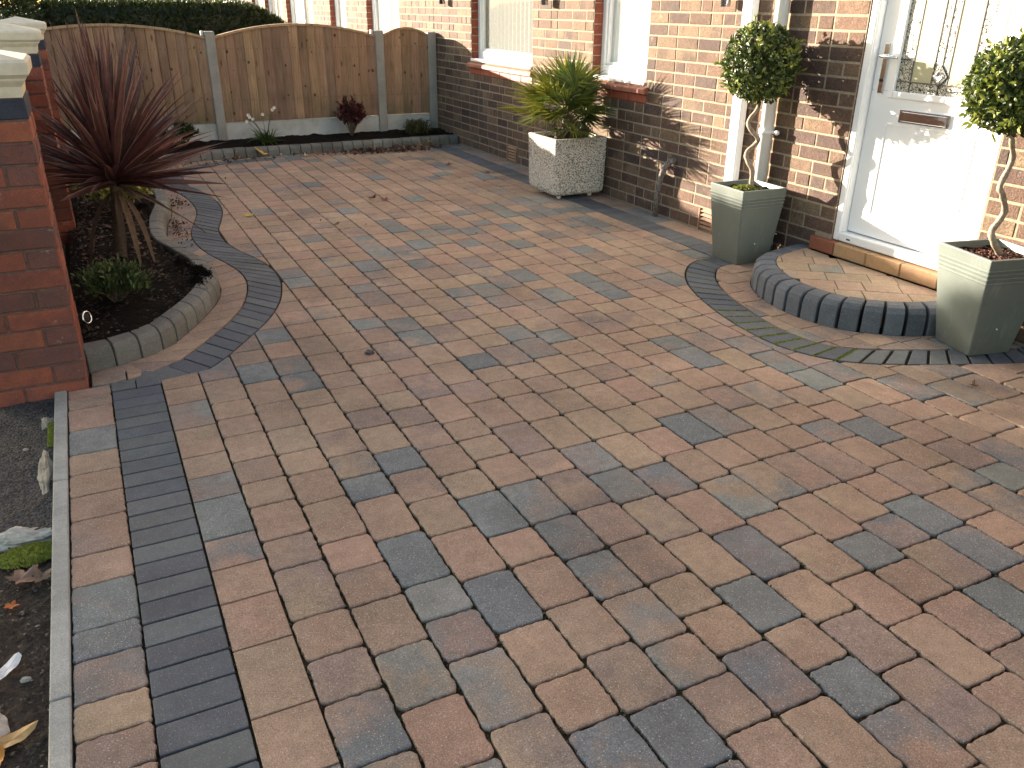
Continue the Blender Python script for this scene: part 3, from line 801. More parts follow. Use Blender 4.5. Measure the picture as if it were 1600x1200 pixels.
# lower moulded panel lines
dr.box(DX - .006, DX + .002, 3.13, 3.142, .38, .84, bev=.003); dr.box(DX - .006, DX + .002, 2.62, 2.632, .38, .84, bev=.003)
dr.box(DX - .006, DX + .002, 2.632, 3.13, .368, .38, bev=.003); dr.box(DX - .006, DX + .002, 2.632, 3.13, .84, .852, bev=.003)
door = dr.build('front_door', M['upvc'], hs)
fr = MB()
fr.box(WX + .004, WX + .075, y1 + .004, 3.313, .205, 2.19, bev=.005); fr.box(WX + .004, WX + .075, 2.457, y0 - .004, .205, 2.19, bev=.005)
fr.box(WX + .018, WX + .07, y1 + .001, y1 + .014, .235, 2.16, bev=.003)
fr.box(WX + .004, WX + .075, y0 - .004, y1 + .004, .205, .253, bev=.006); fr.box(WX + .004, WX + .075, y0 - .004, y1 + .004, 2.145, 2.19, bev=.005)
fr.box(WX + .0015, WX + .005, 3.19, 3.215, .222, .229, 1)
fr.build('frame', [M['upvc'], M['black']], door)
gx = DX + .006
pn = MB()
cols = [GY1, 3.045, 2.925, 2.882, 2.839, 2.72, GY0]
zb = 1.052
# columns: obscure, cream, obscure (two), cream, obscure ; bottom row obscure
for i, mi in enumerate((0, 1, 0, 0, 1, 0)):
    a, b = cols[i + 1], cols[i]
    pn.add([(gx, a, zb), (gx, b, zb), (gx, b, GZ1), (gx, a, GZ1)], [(0, 3, 2, 1)], mi)
pn.add([(gx, GY0, GZ0), (gx, GY1, GZ0), (gx, GY1, zb), (gx, GY0, zb)], [(0, 3, 2, 1)], 0)
pn.build('glass', [M['obscure'], M['cream']], door)
ld_ = MB(); t = .0028
for c in cols[1:-1]: 
    lo = GZ0 if c in (cols[1], cols[5]) else zb
    if c == cols[3]: lo = 1.135
    ld_.box(gx - .003, gx - .0005, c - t, c + t, lo, GZ1)
ld_.box(gx - .0034, gx - .0006, cols[3] - t, cols[3] + t, GZ0, 1.045)
ld_.box(gx - .0032, gx - .0007, GY0, GY1, zb - t, zb + t); ld_.box(gx - .0032, gx - .0007, cols[1], GY1, 1.155 - t, 1.155 + t)
ld_.build('lead_strip', M['lead'], door)
dm = MB(); cy, cz = 2.882, 1.09
for (rr_, x_, mi) in ((.052, gx - .006, 0), (.043, gx - .010, 1), (.022, gx - .004, 0)):
    nx = {0: .004}
def ringd(r0, x0_, r1, x1_, mi):
    a = [(x0_, cy, cz - r0), (x0_, cy + r0 * .85, cz), (x0_, cy, cz + r0), (x0_, cy - r0 * .85, cz)]; b = [(x1_, cy, cz - r1), (x1_, cy + r1 * .85, cz), (x1_, cy, cz + r1), (x1_, cy - r1 * .85, cz)]
    dm.add(a + b, [(k, (k + 1) % 4, 4 + (k + 1) % 4, 4 + k)[::-1] for k in range(4)], mi)
ringd(.050, gx - .001, .050, gx - .008, 0); ringd(.050, gx - .008, .045, gx - .008, 0); ringd(.045, gx - .008, .026, gx - .014, 1); ringd(.026, gx - .014, .022, gx - .014, 0); ringd(.022, gx - .014, .0001, gx - .009, 2)
dm.build('bevelled_diamond', [M['lead'], M['obscure'], M['chrome']], door)
lb = MB(); lb.box(DX - .010, DX - .0005, 2.768, 3.062, .858, .924, 0, bev=.003); lb.box(DX - .016, DX - .010, 2.785, 3.045, .868, .914, 0, bev=.003)
lb.build('letterbox', M['chrome'], door)
hd = MB(); hd.box(DX - .010, DX - .0005, 3.192, 3.226, .985, 1.225, 0, bev=.004); hd.build('handle_plate', M['chrome'], door)
hl = MB(); hl.tube([(DX - .01, 3.209, 1.165), (DX - .05, 3.209, 1.165), (DX - .055, 3.198, 1.165), (DX - .055, 3.10, 1.163)], [.009, .009, .009, .008], 8)
hl.build('handle', M['chrome'], door)
hl = MB(); hl.tube([(DX - .0105, 3.209, 1.05), (DX - .018, 3.209, 1.05)], .008, 8); hl.build('lock', M['black'], door)
th = MB(); y = 2.36
while y < 3.42:
    L = min(.225, 3.445 - y); th.box(WX - .035, WX + .09, y + .0015, y + L - .0015, .126, .2, 0, jcol((.30, .10, .055) if y > 3.12 else (.42, .25, .13), .1), .005); y += L  # colour changes at the shadow edge: red for shaded end, buff for sunlit
th.build('threshold', M['clay'], hs, 'worn brick threshold under the door, coloured red for shade and buff for sun')
# downpipes
def pipe(root, yc, r, x, sq=False):
    p = MB()
    if sq: p.box(x - .032, x + .034, yc - r, yc + r, .02, 4.9, 0, bev=.012)
    else: p.tube([(x, yc, .02), (x, yc, 4.9)], r, 20, caps=True)
    o = p.build('downpipe', M['upvc'], root)
    for z in (.72, 2.4):
        b = MB()
        b.tube([(x, yc, z - .014), (x, yc, z + .014)], r + .006, 20) if not sq else b.box(x - .036, x + .038, yc - r - .004, yc + r + .004, z - .012, z + .012, bev=.003)
        b.tube([(x + .01, yc, z), (x + .01, yc - r - .045, z)], .009, 8); b.tube([(x + .012, yc - r - .045, z), (x - .004, yc - r - .048, z)], .014, 8)
        b.build('bracket', M['upvc'], o)
pipe(hs, 3.885, .038, WX - .052)
pp = MB(); pp.box(WX - .060, WX - .008, 4.115, 4.215, .02, 4.9, 0, bev=.012); pp.build('downpipe', M['upvc'], hs)
# up-down wall lights, only their lower ends in view
for y in (8.95, 6.67, 4.37):
    a = MB(); a.tube([(WX - .055, y, 1.385), (WX - .055, y, 1.56)], .030, 16); a.box(WX - .035, WX - .002, y - .022, y + .022, 1.44, 1.52, 0, bev=.003)
    a.build('wall_light', M['steel'], hs)
sb = MB(); sb.tube([(WX - .0, 4.80, .405), (WX - .035, 4.81, .40), (WX - .055, 4.84, .36), (WX - .06, 4.875, .28), (WX - .06, 4.90, .15), (WX - .055, 4.91, .0)], [.022, .022, .023, .020, .018, .020], 12)
sb.build('waste_pipe', plain('mottled_pipe', (.17, .15, .14), .8, nscale=70, namt=.9, bumps=(120, 1)), hs, 'mottled grey old waste pipe bending down to the ground')
cl = MB(); cl.tube([(WX - .02, 3.745, .07), (WX - .02, 3.752, .26)], .004, 6); cl.tube([(WX - .02, 3.745, .14), (WX - .02, 3.72, .14)], .004, 6); cl.build('cable_clip', M['upvc'], hs)

nh = thing('brick_house', 'neighbouring brick house beyond the wooden fence, seen above it', 'house', (WX, 15, 0))
house_shell(nh, 9.34, 26, NWIN, 17.0, [(a, b, c - .01, d) for a, b, c, d in NWIN], True)
for i, (a, b, c, d) in enumerate(NWIN): window(nh, a, b, c, d, (a + b) / 2 if b - a > 1 else None)

def blind(y0, y1, z0, z1, pitch, m_, label, name='vertical_blind', gapk=.9, tilt=25):
    b = MB(); y = y0
    while y < y1:
        w2 = pitch * .5 * gapk; ang = radians(tilt); z = z0
        dx = w2 * sin(ang); dy = w2 * cos(ang)
        b.add([(WX + .20 - dx, y - dy, z), (WX + .20 + dx, y + dy, z), (WX + .20 + dx, y + dy, z1), (WX + .20 - dx, y - dy, z1),
               (WX + .203 - dx, y - dy, z), (WX + .203 + dx, y + dy, z), (WX + .203 + dx, y + dy, z1), (WX + .203 - dx, y - dy, z1)],
              [(0, 3, 2, 1), (4, 5, 6, 7), (0, 1, 5, 4)]); y += pitch
    tag(b.build(name, m_), label, 'blind' if 'blind' in name else 'curtain')
blind(7.02, 8.25, .90, 2.08, .085, M['blind'], 'pale green vertical blind behind the house window nearest the fence', gapk=1.1)
def curtain(y0, y1, z0, z1, label, x=.10, amp=.006):
    b = MB(); n = 60; vs = []
    for i in range(n + 1):
        y = y0 + (y1 - y0) * i / n; xx = WX + x + .035 + amp * sin(i * 1.1) + amp * .4 * sin(i * 2.7)
        vs += [(xx, y, z0), (xx, y, z1)]
    b.add(vs, [(2 * i, 2 * i + 1, 2 * i + 3, 2 * i + 2) for i in range(n)], smooth=True)
    b.add([(v[0] + .004, v[1], v[2]) for v in vs], [(2 * i, 2 * i + 2, 2 * i + 3, 2 * i + 1) for i in range(n)], smooth=True)
    tag(b.build('net_curtain', M['curtain']), label, 'curtain')
curtain(5.24, 5.90, .91, 2.08, 'plain white net curtain in the house window nearest the front door')
curtain(10.55, 11.75, .93, 2.08, 'white net curtain in the neighbouring window closest to the fence')
curtain(12.85, 13.60, .93, 2.08, 'white net curtain in the second neighbouring window beyond the fence')
curtain(15.7, 16.6, .93, 2.08, 'white net curtain in the third neighbouring window beyond the fence')

# ------------------------------------------------------------ garden wall and pillars
def cap(mb, cx, cy, hw, z):
    prof = [(hw * .82, z), (hw * .84, z + .035), (hw * .92, z + .055), (hw * .93, z + .062), (hw, z + .075), (hw + .002, z + .112), (hw - .008, z + .122)]
    vs = []; 
    for h, zz in prof: vs += [(cx - h, cy - h, zz), (cx + h, cy - h, zz), (cx + h, cy + h, zz), (cx - h, cy + h, zz)]
    fs = [(3, 2, 1, 0)]
    for i in range(len(prof) - 1):
        for k in range(4): fs.append((i * 4 + k, i * 4 + (k + 1) % 4, (i + 1) * 4 + (k + 1) % 4, (i + 1) * 4 + k))
    b = (len(prof) - 1) * 4; vs.append((cx, cy, z + .165)); a = len(vs) - 1
    for k in range(4): fs.append((b + k, b + (k + 1) % 4, a))
    mb.add(vs, fs)
def pillar(cx, cy, hw, zt, label, hc):
    r = thing('brick_pillar', label, 'pillar', (cx, cy, 0), 'capped brick pillars of the garden wall')
    s = MB(); d = .006
    z0 = zt - .075 * 15
    for O, u, nn in (((cx - hw, cy - hw + d), (1, 0), (0, -1)), ((cx + hw - d, cy - hw), (0, 1), (1, 0)), ((cx - hw, cy + hw - d), (1, 0), (0, 1)), ((cx - hw + d, cy - hw), (0, 1), (-1, 0))):
        bricks(s, O, u, nn, 0, 2 * hw, z0, zt, pillar_col, relief=.006, bond='stretch', gap=.009, bl=.22, edges=True)
    s.box(cx - hw + d, cx + hw - d, cy - hw + d, cy + hw - d, z0, zt - .002, 1)
    s.build('shaft', [M['red_brick'], M['mortar_dark']], r)
    c = MB(); cap(c, cx, cy, hc, zt); c.build('coping_cap', M['cap'], r)
pillar(-.338, 3.575, .165, 1.088, 'nearest red brick pillar with cream pyramid cap beside the driveway', .196)
pillar(-.340, 6.02, .165, 1.11, 'middle red brick pillar with cream cap behind the spiky plant', .195)
pillar(-.340, 8.10, .165, 1.11, 'farthest red brick pillar, its cream cap against the dark conifer', .195)
def gwall(y0, y1, z1, label):
    s = MB(); x0, x1 = -.43, -.292
    bricks(s, (x1 - .006, 0), (0, 1), (1, 0), y0, y1, -.06, z1, pillar_col); bricks(s, (x0 + .006, 0), (0, 1), (-1, 0), y0, y1, -.06, z1, pillar_col)
    s.box(x0 + .006, x1 - .006, y0, y1, -.06, z1 - .004, 1)
    s.box(x0 - .02, x1 + .02, y0, y1, z1 - .003, z1 + .045, 2, bev=.01)
    tag(s.build('garden_wall', [M['red_brick'], M['mortar_dark'], M['cap']]), label, 'garden wall')
gwall(3.742, 5.853, .99, 'brick garden wall between the nearest and middle pillars')
gwall(6.187, 7.933, .99, 'brick garden wall between the middle and farthest pillars')

# ------------------------------------------------------------ fence
FY = 9.30
fn = thing('wooden_fence', 'arch topped brown board fence between grey concrete posts', 'fence', (1.5, FY, 0))
posts = [-.64, 1.245, 2.975, 3.575]
ztop = 1.105
for i, x in enumerate(posts):
    p = MB(); c = (.33, .32, .30, R()); lean = (0, .0, 0, 0)[i]
    p.box(x - .046, x + .046, FY - .06, FY + .05, -.05, ztop + (.02 if i in (1, 2) else .0), 0, c, .006); p.c2 = [(.27, .265, .25, 0)] * len(p.f)
    if i in (1, 2): p.box(x - .075, x - .05, FY - .01, FY + .05, ztop - .02, ztop + .025, 0, (.6, .6, .58, 0), .003)
    p.build('post', M['fence_concrete'], fn)
BW = [(.33, .215, .14), (.29, .18, .12), (.37, .245, .16), (.26, .17, .12), (.35, .225, .145), (.31, .21, .145)]
for i in range(3):
    x0, x1 = posts[i] + .048, posts[i + 1] - .048; mid = (x0 + x1) / 2; W_ = x1 - x0
    rise = .115 if W_ > 1 else .075; zb_ = 1.065
    arch = lambda x: zb_ + rise * (1 - ((x - mid) / (W_ / 2)) ** 2) * 1.0
    g_ = MB(); g_.box(x0 - .01, x1 + .01, FY - .025, FY + .02, -.03, .255, 0, (.52, .53, .52, R()), .004); g_.c2 = [(.42, .43, .42, 0)] * len(g_.f)
    g_.build('gravel_board', M['fence_concrete'], fn)
    b = MB(); n = int(W_ / .088); bw = W_ / n
    for k in range(n):
        a = x0 + k * bw; c = a + bw - U(.003, .007) if k < n - 1 else x1
        yf = FY - .028 + U(-.002, .002); col = jcol(random.choice(BW), .14); za, zc = arch(a), arch(min(c, x1))
        z0_ = .262
        # feather edge: thin at left, thick at the right
        vs = [(a, yf, z0_), (c, yf - .016, z0_), (c, yf - .016, zc), (a, yf, za), (a, yf + .006, z0_), (c, yf + .006, z0_), (c, yf + .006, zc), (a, yf + .006, za)]
        b.add(vs, [(0, 1, 2, 3), (7, 6, 5, 4), (1, 5, 6, 2), (4, 0, 3, 7), (3, 2, 6, 7), (4, 5, 1, 0)], 0, col)
    for zr in (.45, .95): b.box(x0, x1, FY - .006, FY + .03, zr, zr + .04, 0, jcol(BW[1]))
    for k in range(n):
        a = x0 + k * bw; b.box(a + bw - .012, min(a + bw + .008, x1), FY - .0205, FY - .0085, z0_, arch(min(a + bw, x1 - .01)) - .004, 0, (.022, .014, .010, .2))  # dark strips behind the gaps: painted shadow lines between boards
    for k in range(n):
        for zr in (.475, .965):
            for q in (.3, .7):
                xx = x0 + (k + q) * bw + U(-.004, .004); zz = zr + U(-.006, .006); b.box(xx - .0028, xx + .0028, FY - .047, FY - .030, zz - .0028, zz + .0028, 0, (.03, .018, .012, .1))
    pn_ = b.build('fence_panel', M['wood'], fn)
    cr = MB(); m_ = 24; vs = []
    for k in range(m_ + 1):
        x = x0 + W_ * k / m_; z = arch(x) - .005
        vs += [(x, FY - .055, z), (x, FY - .055, z + .022), (x, FY + .012, z + .022), (x, FY + .012, z)]
    fs = []
    for k in range(m_):
        for j in range(4): fs.append((4 * k + j, 4 * k + (j + 1) % 4, 4 * k + 4 + (j + 1) % 4, 4 * k + 4 + j)[::-1])
    fs += [(0, 1, 2, 3), (4 * m_ + 3, 4 * m_ + 2, 4 * m_ + 1, 4 * m_)]
    cr.add(vs, fs, 0, (.40, .29, .19, .3)); cr.build('capping_rail', M['wood'], pn_)

# ------------------------------------------------------------ soil beds
def bed(name, poly, zf, mt, step=.035, amp=.02):
    xs = [p[0] for p in poly]; ys = [p[1] for p in poly]; x0, x1, y0, y1 = min(xs), max(xs), min(ys), max(ys)
    nx = int((x1 - x0) / step) + 1; ny = int((y1 - y0) / step) + 1; idx = {}; vs = []; fs = []
    def V(i, j):
        if (i, j) not in idx:
            x = x0 + (x1 - x0) * i / nx; y = y0 + (y1 - y0) * j / ny
            idx[(i, j)] = len(vs); q = Vector((x, y, 0))
            z = zf(x, y) + amp * (noise.noise(q * 7) + .6 * noise.noise(q * 19) + .4 * noise.noise(q * 43)) + U(-.003, .003)
            vs.append((x, y, z))
        return idx[(i, j)]
    for i in range(nx):
        for j in range(ny):
            cx = x0 + (x1 - x0) * (i + .5) / nx; cy = y0 + (y1 - y0) * (j + .5) / ny
            if inside((cx, cy), poly): fs.append((V(i, j), V(i + 1, j), V(i + 1, j + 1), V(i, j + 1)))
    b = MB(); b.add(vs, fs, smooth=True)
    return b, tag(b.build(name, mt), kind='structure')
kin = side_offset(kerbB, .085)
bedpoly = clean([(-.215, 3.6)] + kin + [(-.215, 7.42)], .01)
bed('soil', bedpoly, lambda x, y: .062 + .03 * max(0, 1 - abs(x - .05) * 3), M['soil'], .02, .014)
fkin = side_offset(fk, .08)
bed('soil', clean(fkin + [(3.63, 9.29), (-.3, 9.29), (-.3, 8.4)], .01), lambda x, y: .075 + .03 * (y - 8.7), M['soil'], .03, .016)
def chips(poly, n, zf, cols, name, label, smin=.004, smax=.014, m_='dry'):
    b = MB(); xs = [p[0] for p in poly]; ys = [p[1] for p in poly]
    while n > 0:
        x, y = U(min(xs), max(xs)), U(min(ys), max(ys)); n -= 1
        if not inside((x, y), poly): continue
        s = U(smin, smax); a = U(0, 2 * pi); z = zf(x, y); v = Vector((cos(a), sin(a), U(-.3, .3))) * s; w_ = Vector((-sin(a), cos(a), U(-.3, .3))) * s * U(.3, .8)
        p = Vector((x, y, z)); b.add([p - v, p + w_, p + v, p - w_, p + Vector((0, 0, s * .5))], [(0, 3, 4), (3, 2, 4), (2, 1, 4), (1, 0, 4)], 0, jcol(random.choice(cols), .2))
    return tag(b.build(name, M[m_]), label, 'mulch', kind='stuff')
DK = [(.025, .018, .013), (.05, .034, .025), (.015, .011, .009), (.10, .08, .06)]
chips(bedpoly, 3500, lambda x, y: .078 + U(-.005, .012), DK[:3] * 3 + DK, 'bark_mulch', 'dark bark and clods scattered over the spiky plant bed')

chips([(-.16, 4.5), (.22, 4.5), (.25, 7.0), (-.16, 7.0)], 900, lambda x, y: .083 + U(-.005, .012), [(.08, .05, .035), (.05, .034, .025), (.11, .075, .05), (.16, .12, .09)], 'leaf_mulch', 'dry brown leaf crumbs and twigs under the spiky plant', .006, .022)
def rv():
    while True:
        v = Vector((U(-1, 1), U(-1, 1), U(-1, 1)))
        if .05 < v.length < 1: return v.normalized()
sp_ = MB()
for (cx_, cy_, r_) in ((.40, 4.55, .045), (.37, 4.36, .04), (.33, 4.72, .04), (.25, 6.3, .035), (.42, 4.45, .03)):
    for i in range(420):
        a = U(0, 2 * pi); q = abs(random.gauss(0, .55)); x = cx_ + r_ * q * cos(a) * 1.0; y = cy_ + r_ * q * sin(a) * 2.2; s = U(.003, .010)
        z = .094 + max(0, .012 * (1 - q)); v = Vector((x, y, z)); e = [v + rv() * s for _ in range(3)]
        sp_.add([e[0], e[1], e[2], v + Vector((0, 0, s))], [(0, 1, 3), (1, 2, 3), (2, 0, 3)], 0)
tag(sp_.build('spilled_soil', M['soil']), 'dark compost spilling over the curved bed kerb', 'soil', kind='stuff')
# ------------------------------------------------------------ plants
def leaf(b, p, d, n_, L, W, col, fold=.15, curl=0.0):
    """pointed oval leaf: p base, d direction, n_ normal"""
    s = d.cross(n_).normalized(); n_ = s.cross(d).normalized()
    m1 = p + d * L * .35 + n_ * (L * .06); m2 = p + d * L * .7 + n_ * (L * .05 - curl * L * .3); t = p + d * L - n_ * curl * L
    f = n_ * (W * fold)
    b.add([p, m1 + s * W * .5 + f, m1, m1 - s * W * .5 + f, m2 + s * W * .4 + f, m2, m2 - s * W * .4 + f, t],
          [(0, 2, 1), (0, 3, 2), (1, 2, 5, 4), (2, 3, 6, 5), (4, 5, 7), (5, 6, 7)], 0, col)
def gcol(a, b, j=.15):
    t = R(); return jcol(tuple(a[i] * (1 - t) + b[i] * t for i in range(3)), j)

# potted planters ----------------------------------------------------------
def pot(root, cx, cy, rot, hb, ht, h, soilz):
    """square tapered pot, ribs near the top"""
    ca, sa = cos(rot), sin(rot)
    def ring(hw, z): return [(cx + ca * u * hw - sa * v * hw, cy + sa * u * hw + ca * v * hw, z) for u, v in ((-1, -1), (1, -1), (1, 1), (-1, 1))]
    def rring(hw, z, r=.006):
        o = []
        for (u, v, a0) in ((1, -1, -90), (1, 1, 0), (-1, 1, 90), (-1, -1, 180)):
            for k in range(4):
                a = radians(a0 + 30 * k); X = u * (hw - r) + r * cos(a); Y = v * (hw - r) + r * sin(a); o.append((cx + ca * X - sa * Y, cy + sa * X + ca * Y, z))
        return o
    at = lambda z: hb + (ht - hb) * z / h
    prof = [(hb - .004, .0), (hb, .004)]
    zz = .004
    for k in range(4):
        z = h * (.765 + k * .042); e = h * .011
        prof += [(at(z) + .0, z - e), (at(z) + .004, z - e * .3), (at(z) + .004, z + e * .3), (at(z), z + e)]
    prof += [(ht, h - .003), (ht - .002, h), (ht - .016, h), (ht - .018, h - .004), (at(soilz) - .024, soilz - .01)]
    b = MB(); vs = []
    for hw, z in prof: vs += rring(hw, z)
    n = 16; fs = []
    for i in range(len(prof) - 1):
        for k in range(n): fs.append((i * n + k, i * n + (k + 1) % n, (i + 1) * n + (k + 1) % n, (i + 1) * n + k))
    fs.append(tuple(range(n))[::-1]); b.add(vs, fs)
    o = b.build('body', M['pot'], root)
    s = MB(); q = 10; hw = at(soilz) - .019; vs = []
    for i in range(q + 1):
        for j in range(q + 1):
            X = -hw + 2 * hw * i / q; Y = -hw + 2 * hw * j / q; vs.append((cx + ca * X - sa * Y, cy + sa * X + ca * Y, soilz + U(-.004, .007)))
    s.add(vs, [(i * (q + 1) + j, (i + 1) * (q + 1) + j, (i + 1) * (q + 1) + j + 1, i * (q + 1) + j + 1) for i in range(q) for j in range(q)])
    s.build('compost', M['soil'], root)
    d = MB(); 
    p = Vector((cx + sa * (at(h * .28) + .001), cy - ca * (at(h * .28) + .001), h * .28)); fx_ = Vector((ca, sa, 0)) * (-.01)
    d.tube([p + fx_, p + fx_ + Vector((sa, -ca, 0)) * .003], .004, 8); d.build('drain_plug', M['upvc'], root)
def topiary(cx, cy, off, zc, r, seedn):
    pass
def twist_trunk(root, base, offs, rad):
    u = Vector((.896, -.444, 0)); vdir = Vector((.444, .896, 0))
    pts = []
    n = len(offs)
    for i, (z, o) in enumerate(offs):
        ph = .022 * cos(i * 2 * pi / 4.2)
        pts.append(Vector((base[0], base[1], z)) + u * o + vdir * (ph if 0 < i < n - 1 else 0))
    sp = spline([tuple(p) for p in pts], 6)
    b = MB(); N_ = len(sp); b.tube(sp, [rad * (1.25 - .45 * i / N_ + .08 * sin(i * 1.3)) for i in range(N_)], 10)
    b.build('trunk', M['bark'], root)
def ball(root, c, r, n, seed_):
    random.seed(seed_); b = MB(); c = Vector(c)
    lump = [(rv(), U(.04, .14)) for _ in range(16)]
    for i in range(n):
        d = rv(); k = 1.0
        for lv, a in lump: k += a * max(0, d.dot(lv) - .6) * 1.3 - .004
        inner = i < n * .35
        rr_ = r * k * (U(.5, .84) if inner else U(.84, 1.02))
        p = c + d * rr_
        ld = (d * U(.2, .9) + rv() * .75 + Vector((0, 0, .15))).normalized(); nn = (d + rv() * .7).normalized()
        lit_leaf = (R() < .22 and not inner)
        col = gcol((.15, .19, .03), (.24, .26, .05)) if lit_leaf else gcol((.026, .050, .011), (.075, .11, .022))  # yellow outer leaves carry the sunlit highlights in their colour
        leaf(b, p - ld * .014, ld, nn, U(.028, .044), U(.012, .019), col, .18, U(0, .25))
    for i in range(34):          # stray shoots breaking the outline
        d = rv(); p = c + d * r * .95; e = (d + rv() * .4 + Vector((0, 0, .5))).normalized()
        for k in range(5):
            leaf(b, p + e * .011 * k, (e + rv() * .8).normalized(), rv(), U(.026, .04), U(.011, .016), gcol((.15, .20, .03), (.27, .30, .06)), .15, .1)
    b.build('foliage', M['leaf'], root)
    tw = MB()
    for i in range(60):
        d = rv(); d.z = abs(d.z) if R() < .6 else d.z; tw.tube([c - Vector((0, 0, r * .85)) * .6, c + d * r * .4 + Vector((0, 0, -.02)), c + d * r * .86], [.004, .003, .0015], 4, caps=False)
    tw.build('twigs', M['dark_bark'], root)
p1 = thing('plant_pot', 'sage green square pot with ribbed rim, left of the round doorstep', 'pot', (3.404, 3.775, 0), 'tall tapered pots flanking the door')
pot(p1, 3.404, 3.775, -.041, .116, .156, .440, .415)
t1 = thing('topiary_tree', 'clipped ball tree on a twisted stem, in front of the white downpipes', 'topiary', (3.404, 3.775, .41), 'twisted stem ball trees')
twist_trunk(t1, (3.42, 3.77), [(.41, 0), (.461, .0), (.53, -.012), (.585, -.043), (.622, -.043), (.675, .0), (.708, -.003), (.765, -.055), (.80, -.053), (.865, -.014), (.917, -.022), (1.0, -.02)], .0125)
ball(t1, (3.392, 3.782, 1.105), .200, 3000, 11)
p2 = thing('plant_pot', 'sage green square pot with ribbed rim, nearest the camera, right of the doorstep', 'pot', (3.413, 2.21, 0), 'tall tapered pots flanking the door')
pot(p2, 3.413, 2.21, -.216, .106, .160, .447, .418)
t2 = thing('topiary_tree', 'clipped ball tree on a twisted stem, beside the white front door at the right edge', 'topiary', (3.413, 2.21, .41), 'twisted stem ball trees')
twist_trunk(t2, (3.435, 2.205), [(.41, 0), (.43, 0), (.48, -.046), (.52, -.058), (.56, -.024), (.612, -.017), (.685, -.062), (.715, -.074), (.79, -.038), (.83, -.036), (.905, -.076), (1.0, -.08)], .0125)
ball(t2, (3.356, 2.25, 1.105), .186, 3200, 12)
random.seed(21)
# small plant in the first pot
b = MB()
for i in range(260):
    a = U(0, 2 * pi); rr_ = .07 * sqrt(R()); p = Vector((3.375 + rr_ * cos(a), 3.765 + rr_ * sin(a), .418 + .022 * (1 - rr_ / .07)))
    d = Vector((cos(a) * U(.2, 1), sin(a) * U(.2, 1), U(.3, 1))).normalized(); leaf(b, p, d, (Vector((0, 0, 1)) + rv() * .5).normalized(), U(.010, .018), U(.007, .012), gcol((.16, .20, .03), (.26, .28, .06)))
tag(b.build('alpine_plant', M['leaf']), 'low yellow green cushion plant at the foot of the left topiary stem', 'plant')
b = MB()
for i in range(260):
    X, Y = U(-.115, .115), U(-.115, .115); p = Vector((3.413 + X * .98 + Y * .21, 2.21 - X * .21 + Y * .98, .424)); s = U(.004, .011); a = U(0, pi)
    v = Vector((cos(a), sin(a), U(-.3, .3))) * s; w_ = Vector((-sin(a), cos(a), U(-.4, .4))) * s * .5
    b.add([p - v, p + w_, p + v, p - w_, p + Vector((0, 0, s * .5))], [(0, 3, 4), (3, 2, 4), (2, 1, 4), (1, 0, 4)], 0, jcol((.16, .06, .04), .3))
tag(b.build('bark_mulch', M['dry']), 'reddish bark chips on top of the right pot', 'mulch', kind='stuff')

# granite planter with palm
gp_ = thing('planter', 'speckled pale stone cube planter holding the fan palm', 'planter', (3.375, 5.858, 0))
b = MB(); cx, cy = 3.375, 5.858
def rr4(hw, z, r, n=5):
    o = []
    for (u, v, a0) in ((1, -1, -90), (1, 1, 0), (-1, 1, 90), (-1, -1, 180)):
        for k in range(n): a = radians(a0 + 90 * k / (n - 1)); o.append((cx + u * (hw - r) + r * cos(a), cy + v * (hw - r) + r * sin(a), z))
    return o
prof = [(.18, .030, .035), (.203, .034, .03), (.217, .048, .022), (.222, .075, .016), (.2255, .3, .012), (.2275, .455, .010), (.225, .462, .008), (.200, .462, .006), (.197, .455, .006), (.19, .40, .006)]
vs = []; n = 20
for hw, z, r in prof: vs += rr4(hw, z, r)
fs = [tuple(range(n))[::-1]]
for i in range(len(prof) - 1):
    for k in range(n): fs.append((i * n + k, i * n + (k + 1) % n, (i + 1) * n + (k + 1) % n, (i + 1) * n + k))
b.add(vs, fs); b.build('body', M['granite'], gp_)
b = MB(); b.box(cx - .194, cx + .194, cy - .194, cy + .194, .40, .432, 0); b.build('compost', M['soil'], gp_)
for dx, dy in ((-.14, -.14), (.14, -.14), (.14, .14), (-.14, .14)):
    b = MB(); q = Vector((cx + dx, cy + dy, 0)); b.tube([q + Vector((0, 0, .001)), q + Vector((0, 0, .006)), q + Vector((0, 0, .02)), q + Vector((0, 0, .038))], [.012, .019, .019, .014], 12); b.build('foot', M['upvc'], gp_)
pm = thing('fan_palm', 'bushy green fan palm growing in the speckled stone planter', 'palm', (cx, cy, .43))
b = MB()
for dx, dy, h, r in ((0, 0, .19, .055), (-.09, -.05, .10, .04), (.10, -.04, .11, .04), (.03, .09, .12, .04)):
    b.tube([(cx + dx, cy + dy, .42), (cx + dx * 1.1, cy + dy * 1.1, .42 + h * .5), (cx + dx * 1.3, cy + dy * 1.3, .42 + h)], [r * 1.1, r, r * .6], 10)
    for k in range(46):
        a = U(0, 2 * pi); z = .43 + h * R(); p = Vector((cx + dx * 1.1 + cos(a) * r, cy + dy * 1.1 + sin(a) * r, z)); d = Vector((cos(a), sin(a), U(.6, 1.6))).normalized()
        b.tube([p, p + d * U(.03, .06)], [.005, .001], 4, caps=False)
b.build('trunk', M['dark_bark'], pm)
b = MB(); random.seed(5)
